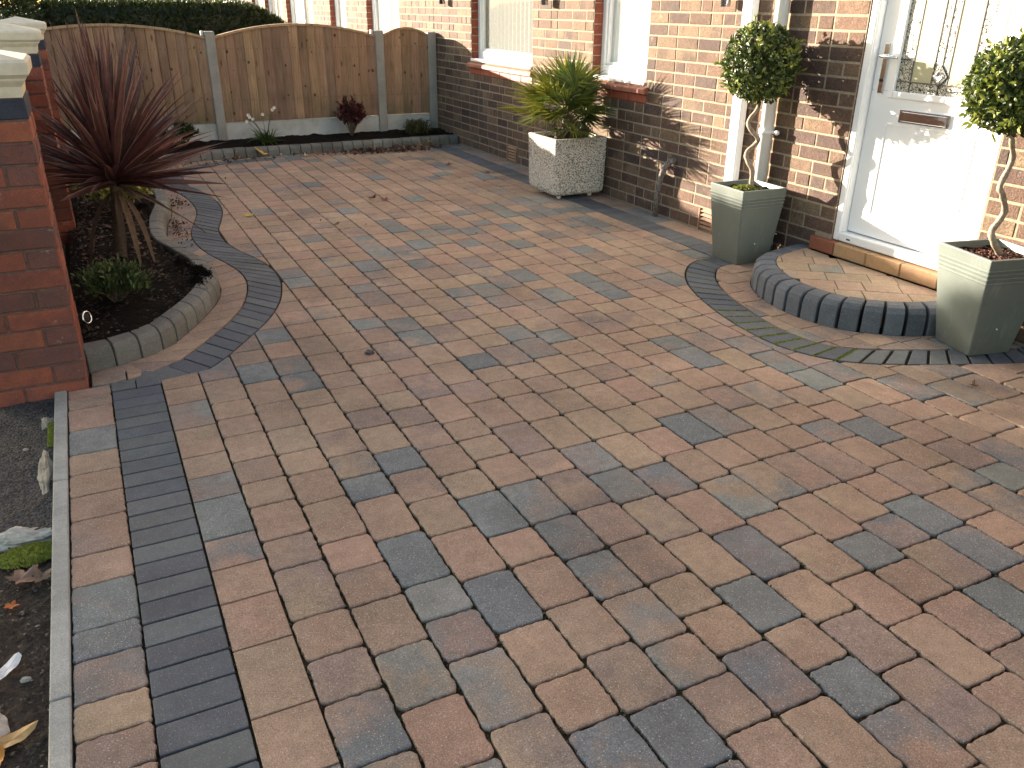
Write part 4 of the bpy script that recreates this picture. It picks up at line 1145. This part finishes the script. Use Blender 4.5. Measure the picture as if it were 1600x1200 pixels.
def frond(org, d, plen, blen, spread=80, nl=20, yel=0):
    side = d.cross(Vector((0, 0, 1))).normalized(); nrm = side.cross(d).normalized()
    hub = org + d * plen - Vector((0, 0, .02))
    b.tube([org, org + d * plen * .5 + Vector((0, 0, .008)), hub], [.005, .004, .003], 5, 0, jcol((.12, .15, .04)), caps=False)
    tw = U(-.5, .5); nrm2 = (nrm * cos(tw) + side * sin(tw)).normalized(); side2 = d.cross(nrm2).normalized()
    for k in range(nl):
        a = radians(-spread + 2 * spread * k / (nl - 1) + U(-3, 3)); ld = (d * cos(a) + side2 * sin(a)).normalized()
        L = blen * (1 - .25 * abs(a) / radians(spread)) * U(.88, 1.08); W = .0085
        col = gcol((.15, .17, .02), (.32, .30, .035), .15) if R() < yel else gcol((.035, .065, .016), (.12, .165, .04), .2)
        s = ld.cross(nrm2).normalized(); droop = Vector((0, 0, -1)) * U(.01, .05)
        p0 = hub; p1_ = hub + ld * L * .45 + nrm2 * .014; p2_ = hub + ld * L + droop
        b.add([p0, p1_ + s * W, p1_ - nrm2 * .004, p1_ - s * W, p2_], [(0, 2, 1), (0, 3, 2), (1, 2, 4), (2, 3, 4)], 0, col)
        if R() < .6:
            q = p1_.lerp(p2_, .5); b.add([p1_ + s * W * .6, q + s * W * 1.2, p2_ + s * .012], [(0, 1, 2)], 0, col)
FR = [(-170, 22, .12), (-150, 48, .14), (-120, 20, .12), (-95, 42, .13), (-70, 15, .1), (-60, 55, .14), (-40, 30, .12), (-20, 60, .13), (160, 35, .14), (140, 60, .14), (120, 25, .12),
      (95, 45, .14), (70, 60, .13), (-140, 70, .16), (-80, 75, .17), (60, 78, .16), (-165, 5, .1), (-110, 0, .08), (-55, -2, .08), (175, 58, .17), (150, 12, .1), (-35, 8, .08), (100, 10, .08), (-125, 35, .15), (-100, 62, .16), (-15, 40, .08), (-160, 32, .17), (170, 15, .16), (-135, 8, .12), (-85, 28, .15), (-48, 48, .12)]
for az, el, pl in FR:
    d = Vector((cos(radians(az)) * cos(radians(el)), sin(radians(az)) * cos(radians(el)), sin(radians(el))))
    near_wall = max(0, d.x)
    frond(Vector((cx + d.x * .03, cy + d.y * .03, .57 + U(-.04, .06))), d, pl * (1.6 - .85 * near_wall), .335 * (1 - .38 * near_wall), 84, 27, .75 if (az < -125 or az > 130) else .12)  # sunward left fronds get yellower leaves: sunlight painted into the colour
b.build('foliage', M['spike'], pm)

# cordyline
random.seed(31)
cr = thing('spiky_plant', 'tall dark purple spiky leaved plant on a short trunk in the left bed', 'cordyline', (.05, 5.02, .08))
CC = Vector((.085, 4.97, .545))
b = MB(); sp = spline([(.045, 5.03, .06), (.055, 5.02, .2), (.07, 5.0, .35), (.085, 4.97, .53)], 6)
b.tube(sp, [.034 - .008 * i / len(sp) + .002 * sin(i * 2.1) for i in range(len(sp))], 12); b.build('trunk', M['dark_bark'], cr)
b = MB()
def sword(p, d, L, W, droop, c1, c2, b):
    s = d.cross(Vector((0, 0, 1)));
    s = s.normalized() if s.length > .1 else Vector((1, 0, 0))
    tw = U(-.9, .9); nn0 = s.cross(d).normalized(); s = (s * cos(tw) + nn0 * sin(tw)).normalized(); nn = s.cross(d).normalized()
    n = 9; vs = []
    for i in range(n + 1):
        t = i / n; w_ = W * (.45 + .55 * min(1, t * 3.5)) * max(0, 1 - max(0, t - .42) / .58) ** .8
        q = p + d * L * t + Vector((0, 0, -droop * t ** 2.4 * L))
        vs += [q + s * w_ / 2 + nn * w_ * .22, q + s * w_ * .40 + nn * w_ * .17, q - nn * w_ * .05, q - s * w_ * .40 + nn * w_ * .17, q - s * w_ / 2 + nn * w_ * .22]
    for i in range(n):
        for k in range(4):
            b.add([], [], 0)
            f = (i * 5 + k, (i + 1) * 5 + k, (i + 1) * 5 + k + 1, i * 5 + k + 1)
            b_faces.append((f, c2 if k in (0, 3) else c1))
    base_ = len(b.v); b.v += [tuple(v) for v in vs]
    for f, c in b_faces:
        b.f.append([base_ + x for x in f]); b.m.append(0); b.c.append(c); b.c2.append(c); b.sm.append(False)
    b_faces.clear()
b_faces = []
for i in range(190):
    t = (i + .5) / 190; el = 88 - 90 * t ** 1.12 + U(-6, 6); az = i * 137.508 + U(-12, 12)
    d = Vector((cos(radians(az)) * cos(radians(el)), sin(radians(az)) * cos(radians(el)), sin(radians(el))))
    L = U(.62, .82) * (1 - .22 * t)
    if d.x < -.3: L *= .75
    c1 = gcol((.075, .028, .028), (.16, .072, .062), .2); c2 = gcol((.26, .15, .12), (.40, .27, .21), .2) if R() < .6 else c1
    sword(CC + d * .02 + Vector((0, 0, -.05 * t)), d, L, U(.032, .047), U(.02, .16) * (1 if el < 60 else .3), c1, c2, b)
b.build('foliage', M['spike'], cr)
for az, L, dr_ in ((200, .5, 1.5), (215, .56, 1.4), (-75, .50, 1.6), (-55, .52, 1.5), (-20, .50, .55), (160, .45, 1.5), (-95, .4, 1.7)):
    b = MB(); d = Vector((cos(radians(az)), sin(radians(az)), -.05)).normalized() * .55
    n = 9; vs = []; p = CC + Vector((0, 0, -.07)); s = Vector((-sin(radians(az)), cos(radians(az)), 0)); fs = []
    for i in range(n + 1):
        t = i / n; w_ = .034 * (.35 + .65 * min(1, t * 3)) * max(0, 1 - max(0, t - .5) / .5) ** .8
        ang = min(1.4, .15 + dr_ * t ** .6); q = p if i == 0 else q + (Vector((cos(radians(az)), sin(radians(az)), 0)) * cos(ang) + Vector((0, 0, -1)) * sin(ang)) * L / n
        q.z = max(q.z, .10); vs += [q + s * w_ / 2, q + Vector((0, 0, -.004)), q - s * w_ / 2]
    for i in range(n): fs += [(3 * i, 3 * i + 3, 3 * i + 4, 3 * i + 1), (3 * i + 1, 3 * i + 4, 3 * i + 5, 3 * i + 2)]
    b.add(vs, fs, 0, gcol((.17, .11, .065), (.10, .065, .045), .1)); b.build('dead_leaf', M['dry'], cr)

def shrub(name, label, cat, c, rx, ry, h, n, ca_, cb_, L, W, stems=14, upw=.6, m_='leaf', clump=5, z0=.08, tipc=None):
    r = thing(name, label, cat, (c[0], c[1], z0)); b = MB(); tw = MB()
    c3 = Vector((c[0], c[1], z0))
    for k in range(stems):
        a = U(0, 2 * pi); q = sqrt(R()); top_ = Vector((c[0] + rx * q * cos(a), c[1] + ry * q * sin(a), z0 + h * (1 - .45 * q * q) * U(.8, 1)))
        mid_ = c3.lerp(top_, .5) + Vector((0, 0, h * .12)); tw.tube([c3, mid_, top_], [.004, .003, .0015], 4, caps=False)
        for j in range(n // stems):
            t = U(.25, 1.0) ** .7; p = (c3.lerp(mid_, t * 2) if t < .5 else mid_.lerp(top_, t * 2 - 1)) + rv() * U(0, min(rx, ry) * .22)
            p.z = max(p.z, z0 + .005)
            d = ((p - c3).normalized() * .6 + rv() * .8 + Vector((0, 0, upw))).normalized()
            cc = gcol(ca_, cb_)
            if tipc and t > .93: cc = gcol(tipc, cb_)
            leaf(b, p, d, (Vector((0, 0, 1)) + rv() * .8).normalized(), L * U(.7, 1.2), W * U(.7, 1.2), cc, .15, U(0, .3))
    tw.build('stems', M['dark_bark'], r); b.build('foliage', M[m_], r); return r
shrub('small_shrub', 'low dark green leafy shrub in front of the spiky plant', 'shrub', (-.020, 4.22), .185, .17, .20, 2000, (.024, .045, .013), (.075, .11, .032), .030, .011, 40, .7, z0=.07, tipc=(.12, .17, .05))
shrub('variegated_shrub', 'yellow green variegated low shrub behind the spiky plant trunk', 'shrub', (.06, 6.25), .32, .24, .30, 1500, (.22, .24, .04), (.42, .40, .12), .035, .022, 22, .4, z0=.06)
shrub('red_shrub', 'dark red leaved shrub in the bed against the fence', 'shrub', (2.54, 9.03), .17, .13, .42, 1500, (.055, .012, .016), (.12, .028, .028), .035, .018, 34, .5)
shrub('dark_shrub', 'dark low foliage by the fence foot behind the spiky plant', 'shrub', (.78, 8.98), .20, .14, .26, 700, (.02, .04, .012), (.05, .075, .02), .05, .02, 14, .4)
# flowering perennial
fp = thing('flowering_perennial', 'white flowered green perennial in the bed below the middle fence panel', 'flower', (1.62, 8.92, .08))
b = MB()
for i in range(110):
    a = U(0, 2 * pi); p = Vector((1.62 + U(-.05, .05), 8.92 + U(-.04, .04), .08)); el = U(.3, 1.4); d = Vector((cos(a) * cos(el), sin(a) * cos(el), sin(el)))
    leaf(b, p, d, (Vector((0, 0, 1)) + rv() * .3).normalized(), U(.10, .20), U(.008, .016), gcol((.03, .07, .015), (.08, .13, .03)), .15, U(.2, .8))
b.build('foliage', M['leaf'], fp)
for (x, z) in ((1.47, .35), (1.44, .31), (1.50, .33), (1.60, .37), (1.70, .41), (1.72, .43), (1.46, .37)):
    s_ = MB(); s_.tube([(1.62, 8.92, .1), ((1.62 + x) / 2, 8.91, z * .7), (x, 8.88, z)], [.003, .002, .0015], 5, 0, (.05, .09, .02, 0)); st_ = s_.build('flower_stem', M['leaf'], fp)
    f_ = MB(); c = Vector((x, 8.88, z))
    for k in range(9):
        a = 2 * pi * k / 9; d = (Vector((cos(a), -.5, sin(a)))).normalized(); leaf(f_, c, d, Vector((0, -1, .2)), .021, .013, (.8, .78, .72, 0), .1)
    f_.build('flower', M['leaf'], st_)
# grass clump
gc = thing('ornamental_grass', 'drooping dark grass clump at the fence foot beside the house wall', 'grass clump', (3.27, 9.0, .08))
b = MB()
for i in range(420):
    a = U(0, 2 * pi); p = Vector((3.27 + U(-.10, .10), 9.0 + U(-.07, .07), .08)); el = U(.5, 1.5); L = U(.16, .30); h_ = Vector((cos(a), sin(a), 0)); w_ = Vector((-sin(a), cos(a), 0)) * .003
    c = gcol((.035, .05, .018), (.13, .12, .05)); q1 = p + (h_ * cos(el) + Vector((0, 0, sin(el)))) * L * .55; q2 = q1 + (h_ * cos(el * .3) + Vector((0, 0, sin(el * .3) - .6))) * L * .5
    b.add([p - w_, p + w_, q1 + w_, q1 - w_, q2], [(0, 1, 2, 3), (3, 2, 4)], 0, c)
b.build('blades', M['leaf'], gc)

# hedge and conifer beyond the fence
def needles(b, p, d, L, W, col, n=5):
    for k in range(n):
        dd = (d + rv() * .55).normalized(); s = dd.cross(rv()).normalized() * W; q = p + rv() * L * .25
        b.add([q - s, q + s, q + dd * L], [(0, 1, 2)], 0, col)
random.seed(44)
hg = thing('clipped_hedge', 'clipped dark green hedge with rounded end behind the fence', 'hedge', (1.2, 11.1, -.1))
b = MB(); core = MB()
hx0, hx1, hy0, hy1, hz = -.2, 2.42, 10.75, 11.75, 1.385
def hedge_pt():
    f = R()
    if f < .5: x, y, z, n_ = U(hx0, hx1), hy0, U(.1, hz), Vector((0, -1, .1))
    elif f < .85: x, y, z, n_ = U(hx0, hx1), U(hy0, hy1), hz, Vector((0, 0, 1))
    else: x, y, z, n_ = hx1, U(hy0, hy1), U(0, hz), Vector((1, 0, 0))
    t = (x - hx1 + .75) / .75
    if t > 0: z *= 1 - .22 * t ** 2.5
    if abs(z) > hz - .12 and n_.z > .5: z -= .06 * (1 - min(1, (y - hy0) / .15)) ** 2
    x -= max(0, t) ** 3 * .1 if n_.y < 0 else 0
    w_ = noise.noise(Vector((x * 3, y * 3, z * 3))) * .03
    return Vector((x, y, z)) + n_ * (w_ + U(-.05, .01)), n_
for i in range(17000):
    p, n_ = hedge_pt(); needles(b, p, (n_ + rv() * .6 + Vector((0, 0, .5))).normalized(), U(.03, .055), .006, gcol((.014, .034, .009), (.055, .085, .02), .3) if R() < .85 else gcol((.08, .10, .03), (.12, .13, .05)), 3)
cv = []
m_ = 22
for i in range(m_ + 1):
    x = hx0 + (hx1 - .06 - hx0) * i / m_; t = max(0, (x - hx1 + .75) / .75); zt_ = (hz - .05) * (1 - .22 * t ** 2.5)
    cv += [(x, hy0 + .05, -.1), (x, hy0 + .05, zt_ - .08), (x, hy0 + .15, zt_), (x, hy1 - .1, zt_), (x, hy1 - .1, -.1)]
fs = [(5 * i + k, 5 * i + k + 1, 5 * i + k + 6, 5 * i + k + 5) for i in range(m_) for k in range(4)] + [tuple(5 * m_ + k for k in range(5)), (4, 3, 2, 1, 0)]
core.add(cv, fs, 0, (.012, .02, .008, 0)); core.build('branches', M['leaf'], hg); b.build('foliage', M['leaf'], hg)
cf = thing('conifer', 'shaggy dark conifer rising out of frame behind the brick pillars', 'conifer', (-.95, 10.95, -.1))
def conifer_crown(root, cx, cy, h, rx0, ry0, n):
    b = MB(); tk = MB(); tk.tube([(cx, cy, -.1), (cx + .02, cy, h * .5), (cx, cy + .02, h * .9)], [.07, .05, .02], 8); tk.build('trunk', M['dark_bark'], root)
    for i in range(n):
        a = U(0, 2 * pi); z = U(0, h); q = max(0, 1 - (z / (h * 1.02)) ** 4) ** .5
        k = U(.72, 1.0) if R() < .7 else U(.2, .75); w_ = 1 + .16 * noise.noise(Vector((cos(a) * 2 + cx, sin(a) * 2, z * 2.5)))
        p = Vector((cx + rx0 * q * k * w_ * cos(a), cy + ry0 * q * k * w_ * sin(a), z + .1 * noise.noise(Vector((cx + cos(a) * k * 3, sin(a) * k * 3, 1))))); d = (Vector((cos(a), sin(a), .5)) + rv() * .5).normalized()
        needles(b, p, d, U(.05, .10), .008, gcol((.015, .034, .012), (.06, .09, .03), .3) if R() < .78 else gcol((.10, .12, .05), (.20, .21, .10)), 4)
    b.build('foliage', M['leaf'], root)
conifer_crown(cf, -.97, 10.95, 1.90, .92, .7, 12000)
for k_, (x_, h_) in enumerate(((-2.1, 2.38), (-3.3, 2.55), (-4.4, 2.6), (-5.6, 2.6), (-3.9, 2.6), (-5.0, 2.6))):  # extra conifers added out of view to block sun from the drive
    yc_ = 11.0 if k_ < 4 else 12.0
    c_ = thing('conifer', 'unseen conifer added left of the view to shade the driveway', 'conifer', (x_, yc_, -.1), 'conifers added out of frame for shade')
    conifer_crown(c_, x_, yc_, h_, 1.1, .75, 9000)
yt = thing('autumn_shrub', 'yellow autumn shrub glimpsed above the hedge at the top edge', 'shrub', (.5, 13.2, -.1))
b = MB()
for i in range(2600):
    d = rv(); p = Vector((.35 + d.x * .75 * R() ** .4, 13.2 + d.y * .5 * R() ** .4, .8 + d.z * .75 * R() ** .4)); leaf(b, p, rv(), rv(), U(.04, .07), U(.03, .045), gcol((.45, .33, .04), (.25, .25, .04)))
b.build('foliage', M['leaf'], yt)
tk = MB(); tk.tube([(.35, 13.2, -.1), (.36, 13.2, .9)], [.03, .015], 6); tk.build('stem', M['dark_bark'], yt)

# ------------------------------------------------------------ verge at the front left
tm = MB(); tm.add([(-3, 2.35, -.035), (-.298, 2.35, -.035), (-.298, 3.62, -.028), (-3, 3.62, -.028)], [(0, 1, 2, 3)])
tb, to = bed('pavement', [(-3, 2.30), (-.298, 2.42), (-.298, 3.41), (-3, 3.45)], lambda x, y: -.022, M['tarmac'], .03, .004)
bed('soil', [(-1.6, .6), (-.297, .6), (-.297, 2.56), (-1.6, 2.56)], lambda x, y: -.045 + (-.03 * max(0, y - 2.35) / .2), M['earth'], .015, .010)
random.seed(66)
chips([(-.9, .9), (-.3, .9), (-.3, 2.5), (-.9, 2.5)], 2600, lambda x, y: -.038 + U(-.004, .006), [(.12, .095, .075), (.07, .055, .043), (.24, .21, .18), (.10, .075, .06)], 'soil_crumbs', 'loose crumbs, twigs and grit on the bare earth by the driveway', .002, .008)
def lump(name, label, cat, c, r, m_, sq=(1, 1, .4), det=2, amp=.35, sc=14):
    b = MB(); vs = []; fs = []; nu, nv = 30, 18; c = Vector(c)
    for j in range(nv + 1):
        for i in range(nu):
            th_ = pi * j / nv; ph = 2 * pi * i / nu; d = Vector((sin(th_) * cos(ph), sin(th_) * sin(ph), cos(th_)))
            k = r * (1 + amp * noise.noise(d * 1.7 + c * sc) + amp * .7 * noise.noise(d * 4 + c * sc) + amp * .3 * noise.noise(d * 12)); vs.append(c + Vector((d.x * sq[0], d.y * sq[1], d.z * sq[2])) * k)
    for j in range(nv):
        for i in range(nu): fs.append((j * nu + i, (j + 1) * nu + i, (j + 1) * nu + (i + 1) % nu, j * nu + (i + 1) % nu))
    b.add(vs, fs, smooth=False, col=(.4, .4, .4, 0)); return tag(b.build(name, M[m_]), label, cat)
lump('concrete_lump', 'long lump of buff mortar beside the edging strip near the tarmac', 'mortar', (-.322, 2.80, -.03), .055, 'haunch', (.42, 2.9, .45), amp=.3)
lump('concrete_lump', 'small grey mortar lump close to the brick pillar foot', 'mortar', (-.325, 3.19, -.028), .03, 'haunch', (.8, 1.9, .5), amp=.35)
lump('rubble_stone', 'long pale broken stone between the tarmac and the moss', 'stone', (-.385, 2.43, -.035), .055, 'stone', (1.9, .7, .5), amp=.4)
lump('rubble_stone', 'small pale chip of stone touching the edging strip by the moss', 'stone', (-.312, 2.40, -.02), .012, 'stone', (1.4, .6, .5), amp=.4)
lump('rubble_stone', 'smooth grey stone at the bottom left corner beside the orange leaf', 'stone', (-.43, 1.66, -.04), .05, 'stone', (1, 1.3, .6), amp=.15)
lump('pebble', 'white pebble lying on the tarmac left of the edging strip', 'stone', (-.385, 2.985, -.016), .007, 'stone', (1.2, .8, .6))
lump('pebble', 'flat grey pebble on the earth below the white leaf', 'stone', (-.352, 1.80, -.034), .009, 'stone', (1.2, .9, .6))
lump('dark_stone', 'small dark stone lying alone on the driveway pavers', 'stone', (.93, 3.27, .008), .018, 'lead', (1.1, .9, .6))
b = MB()
for i in range(3000):
    a = U(0, 2 * pi); q = sqrt(R()); x = -.36 + .085 * q * cos(a); y = 2.335 + .055 * q * sin(a)
    if x > -.299: continue
    z = -.040 + .018 * (1 - q * q) + U(0, .004); s = U(.0015, .0035)
    b.add([(x - s, y, z), (x + s, y - s, z), (x + s * .3, y + s, z), (x + U(-s, s), y + U(-s, s), z + U(.003, .008))], [(0, 1, 3), (1, 2, 3), (2, 0, 3)], 0)
for i in range(900):
    x = -.307 + U(-.012, .006); y = U(2.98, 3.2); z = -.025 + U(0, .006); s = .0025
    b.add([(x - s, y, z), (x + s, y - s, z), (x, y + s, z), (x, y, z + .006)], [(0, 1, 3), (1, 2, 3), (2, 0, 3)], 0)
tag(b.build('moss', M['moss']), 'yellow green moss cushion on the earth beside the edging strip', 'moss', kind='stuff')

# ------------------------------------------------------------ fallen leaves
def fallen(pos, size, col, label, rot=0, maple=True, curl=.35, grp=None, tilt=(0, 0)):
    b = MB(); n = 22; vs = [(0, 0, 0)]; rr_ = []
    for i in range(n):
        a = 2 * pi * i / n
        if maple: r = .45 + .55 * abs(cos(a * 2.5)) ** 1.2; r *= (1.0 if cos(a) > -.8 else .5); r *= U(.85, 1.1)
        else: r = (cos(a) ** 2 + (sin(a) / .5) ** 2) ** -.5 * (1 + .10 * abs(cos(a)) ** 8) * U(.94, 1.06)
        vs.append((r * cos(a), r * sin(a) * (1 if maple else .8), curl * r * r * (.6 + .4 * sin(a * 3 + 1)) * U(.4, 1)))
    c, s = cos(rot), sin(rot)
    V = []
    for x, y, z in vs:
        z = z + tilt[0] * x + tilt[1] * y; V.append((pos[0] + size * (x * c - y * s), pos[1] + size * (x * s + y * c), pos[2] + size * max(z, -.2) + .003))
    b.add(V, [(0, i + 1, (i + 1) % n + 1) for i in range(n)], 0, jcol(col, .05))
    e = Vector(V[n // 2 + 1]); b.tube([Vector(V[0]), e, e + (e - Vector(V[0])) * .5], [size * .02] * 3, 4, 0, jcol(col, .1), caps=False)
    return tag(b.build('fallen_leaf', M['dry']), label, 'leaf', grp or 'fallen autumn leaves')
random.seed(77)
YL = (.55, .42, .06); BR = (.17, .08, .05); OR_ = (.42, .22, .06)
fallen((.92, 6.10, .002), .05, YL, 'pale yellow leaf on the pavers right of the wavy charcoal border', .4)
fallen((1.50, 8.62, .04), .075, (.60, .40, .08), 'large yellow leaf leaning on the kerb below the white flowers', 1.2, tilt=(0, .8))
fallen((3.20, 8.55, .06), .085, (.60, .42, .10), 'large yellow leaf on the leaf litter near the house corner', 2.2, tilt=(0, .3))
fallen((1.88, 6.27, .01), .045, (.20, .07, .04), 'curled reddish brown leaf in the middle of the driveway, left one of a pair', .3, curl=1.0)
fallen((1.98, 6.22, .004), .045, (.24, .09, .05), 'flat reddish brown leaf in the middle of the driveway, right one of a pair', 2.3, curl=.5)
fallen((3.0, 7.42, .004), .04, BR, 'brown curled leaf on the far pavers left of the grey wall strip', 1.0, curl=1.1)
fallen((3.18, 6.93, .004), .035, BR, 'brown leaf close to the grey strip left of the stone planter', 2.0, curl=.7)
fallen((2.2, 7.55, .002), .04, BR, 'thin brown leaf on the far driveway pavers, farther left than the rest', 2.9, False, .3)
fallen((1.42, 5.6, .002), .035, (.13, .09, .05), 'small dark leaf on the pavers between planter and wavy border', .8, False, .5)
fallen((3.02, 1.90, .004), .022, (.11, .06, .04), 'small crumpled leaf by the charcoal border at the right edge', .8, curl=.9)
fallen((-.375, 2.21, -.03), .048, (.20, .12, .09), 'dull brown maple leaf on the earth just below the moss', .5, curl=.5)
fallen((-.325, 2.19, -.03), .042, (.17, .11, .08), 'crumpled brown leaf touching the edging strip below the moss', 2.0, curl=.8)
fallen((-.395, 2.10, -.034), .022, (.40, .12, .03), 'small orange leaf fragment at the left edge below the moss', 1.0, curl=.4)
fallen((-.37, 1.61, -.03), .048, (.42, .27, .12), 'buff brown leaf at the bottom left corner over the grey stone', .3, False, .4)
fallen((-.395, 1.565, -.03), .03, (.50, .24, .05), 'orange leaf half hidden in the bottom left corner', 1.4, False, .4)
fallen((-.388, 1.845, -.028), .040, (.72, .73, .75), 'pale silvery leaf lying on the earth at the left edge', 1.0, False, .4)
b = MB()
def litter(n, xf, yf, z, s0, s1, cols):
    for i in range(n):
        p = Vector((xf(), yf(), z + U(0, .018))); s = U(s0, s1); d = rv(); d.z *= .4; d.normalize(); nn = (Vector((0, 0, 1)) + rv() * .8).normalized()
        leaf(b, p, d, nn, s, s * U(.4, .9), jcol(random.choice(cols), .2), .2, U(-.4, .8))
CL = [(.12, .06, .04), (.07, .04, .03), (.20, .11, .06), (.05, .03, .025), (.26, .17, .10)]
litter(420, lambda: random.gauss(2.78, .26), lambda: random.gauss(8.47, .07), .003, .02, .06, CL)
litter(60, lambda: U(1.2, 2.4), lambda: U(8.50, 8.63), .003, .02, .055, CL + [(.4, .33, .24)])
litter(60, lambda: U(.1, 1.2), lambda: U(8.2, 8.6), .003, .02, .05, CL)
litter(170, lambda: random.gauss(.42, .035), lambda: random.gauss(5.9, .22), .002, .008, .025, CL[:2] + CL[3:4])
litter(60, lambda: random.gauss(.52, .03), lambda: random.gauss(6.75, .12), .002, .01, .03, CL[:2] + CL[3:4])
litter(14, lambda: U(.8, 3.2), lambda: U(4.5, 8.3), .001, .008, .025, CL[:2])
tag(b.build('leaf_litter', M['dry']), 'drift of brown fallen leaves along the far kerb and bed edges', 'leaf litter', kind='stuff')

# metal ring light beside the pillar
rg = thing('garden_spotlight', 'small chrome ringed spotlight low beside the nearest brick pillar', 'spotlight', (-.15, 3.88, .08))
b = MB(); cr_ = Vector((-.145, 3.86, .14)); ax = Vector((.75, -.55, .2)).normalized(); uu = ax.orthogonal().normalized(); vv = ax.cross(uu)
b.tube([cr_ + (uu * cos(2 * pi * k / 16) + vv * sin(2 * pi * k / 16)) * .026 for k in range(17)], .0045, 8, caps=False); b.build('bezel', M['chrome'], rg)
b = MB(); b.tube([cr_ - ax * .05, cr_ - ax * .002], [.018, .025], 14); b.build('lamp_body', M['black'], rg)
b = MB(); b.tube([cr_ - ax * .03, Vector((cr_.x, cr_.y + .02, .06))], .006, 8); b.build('spike', M['black'], rg)
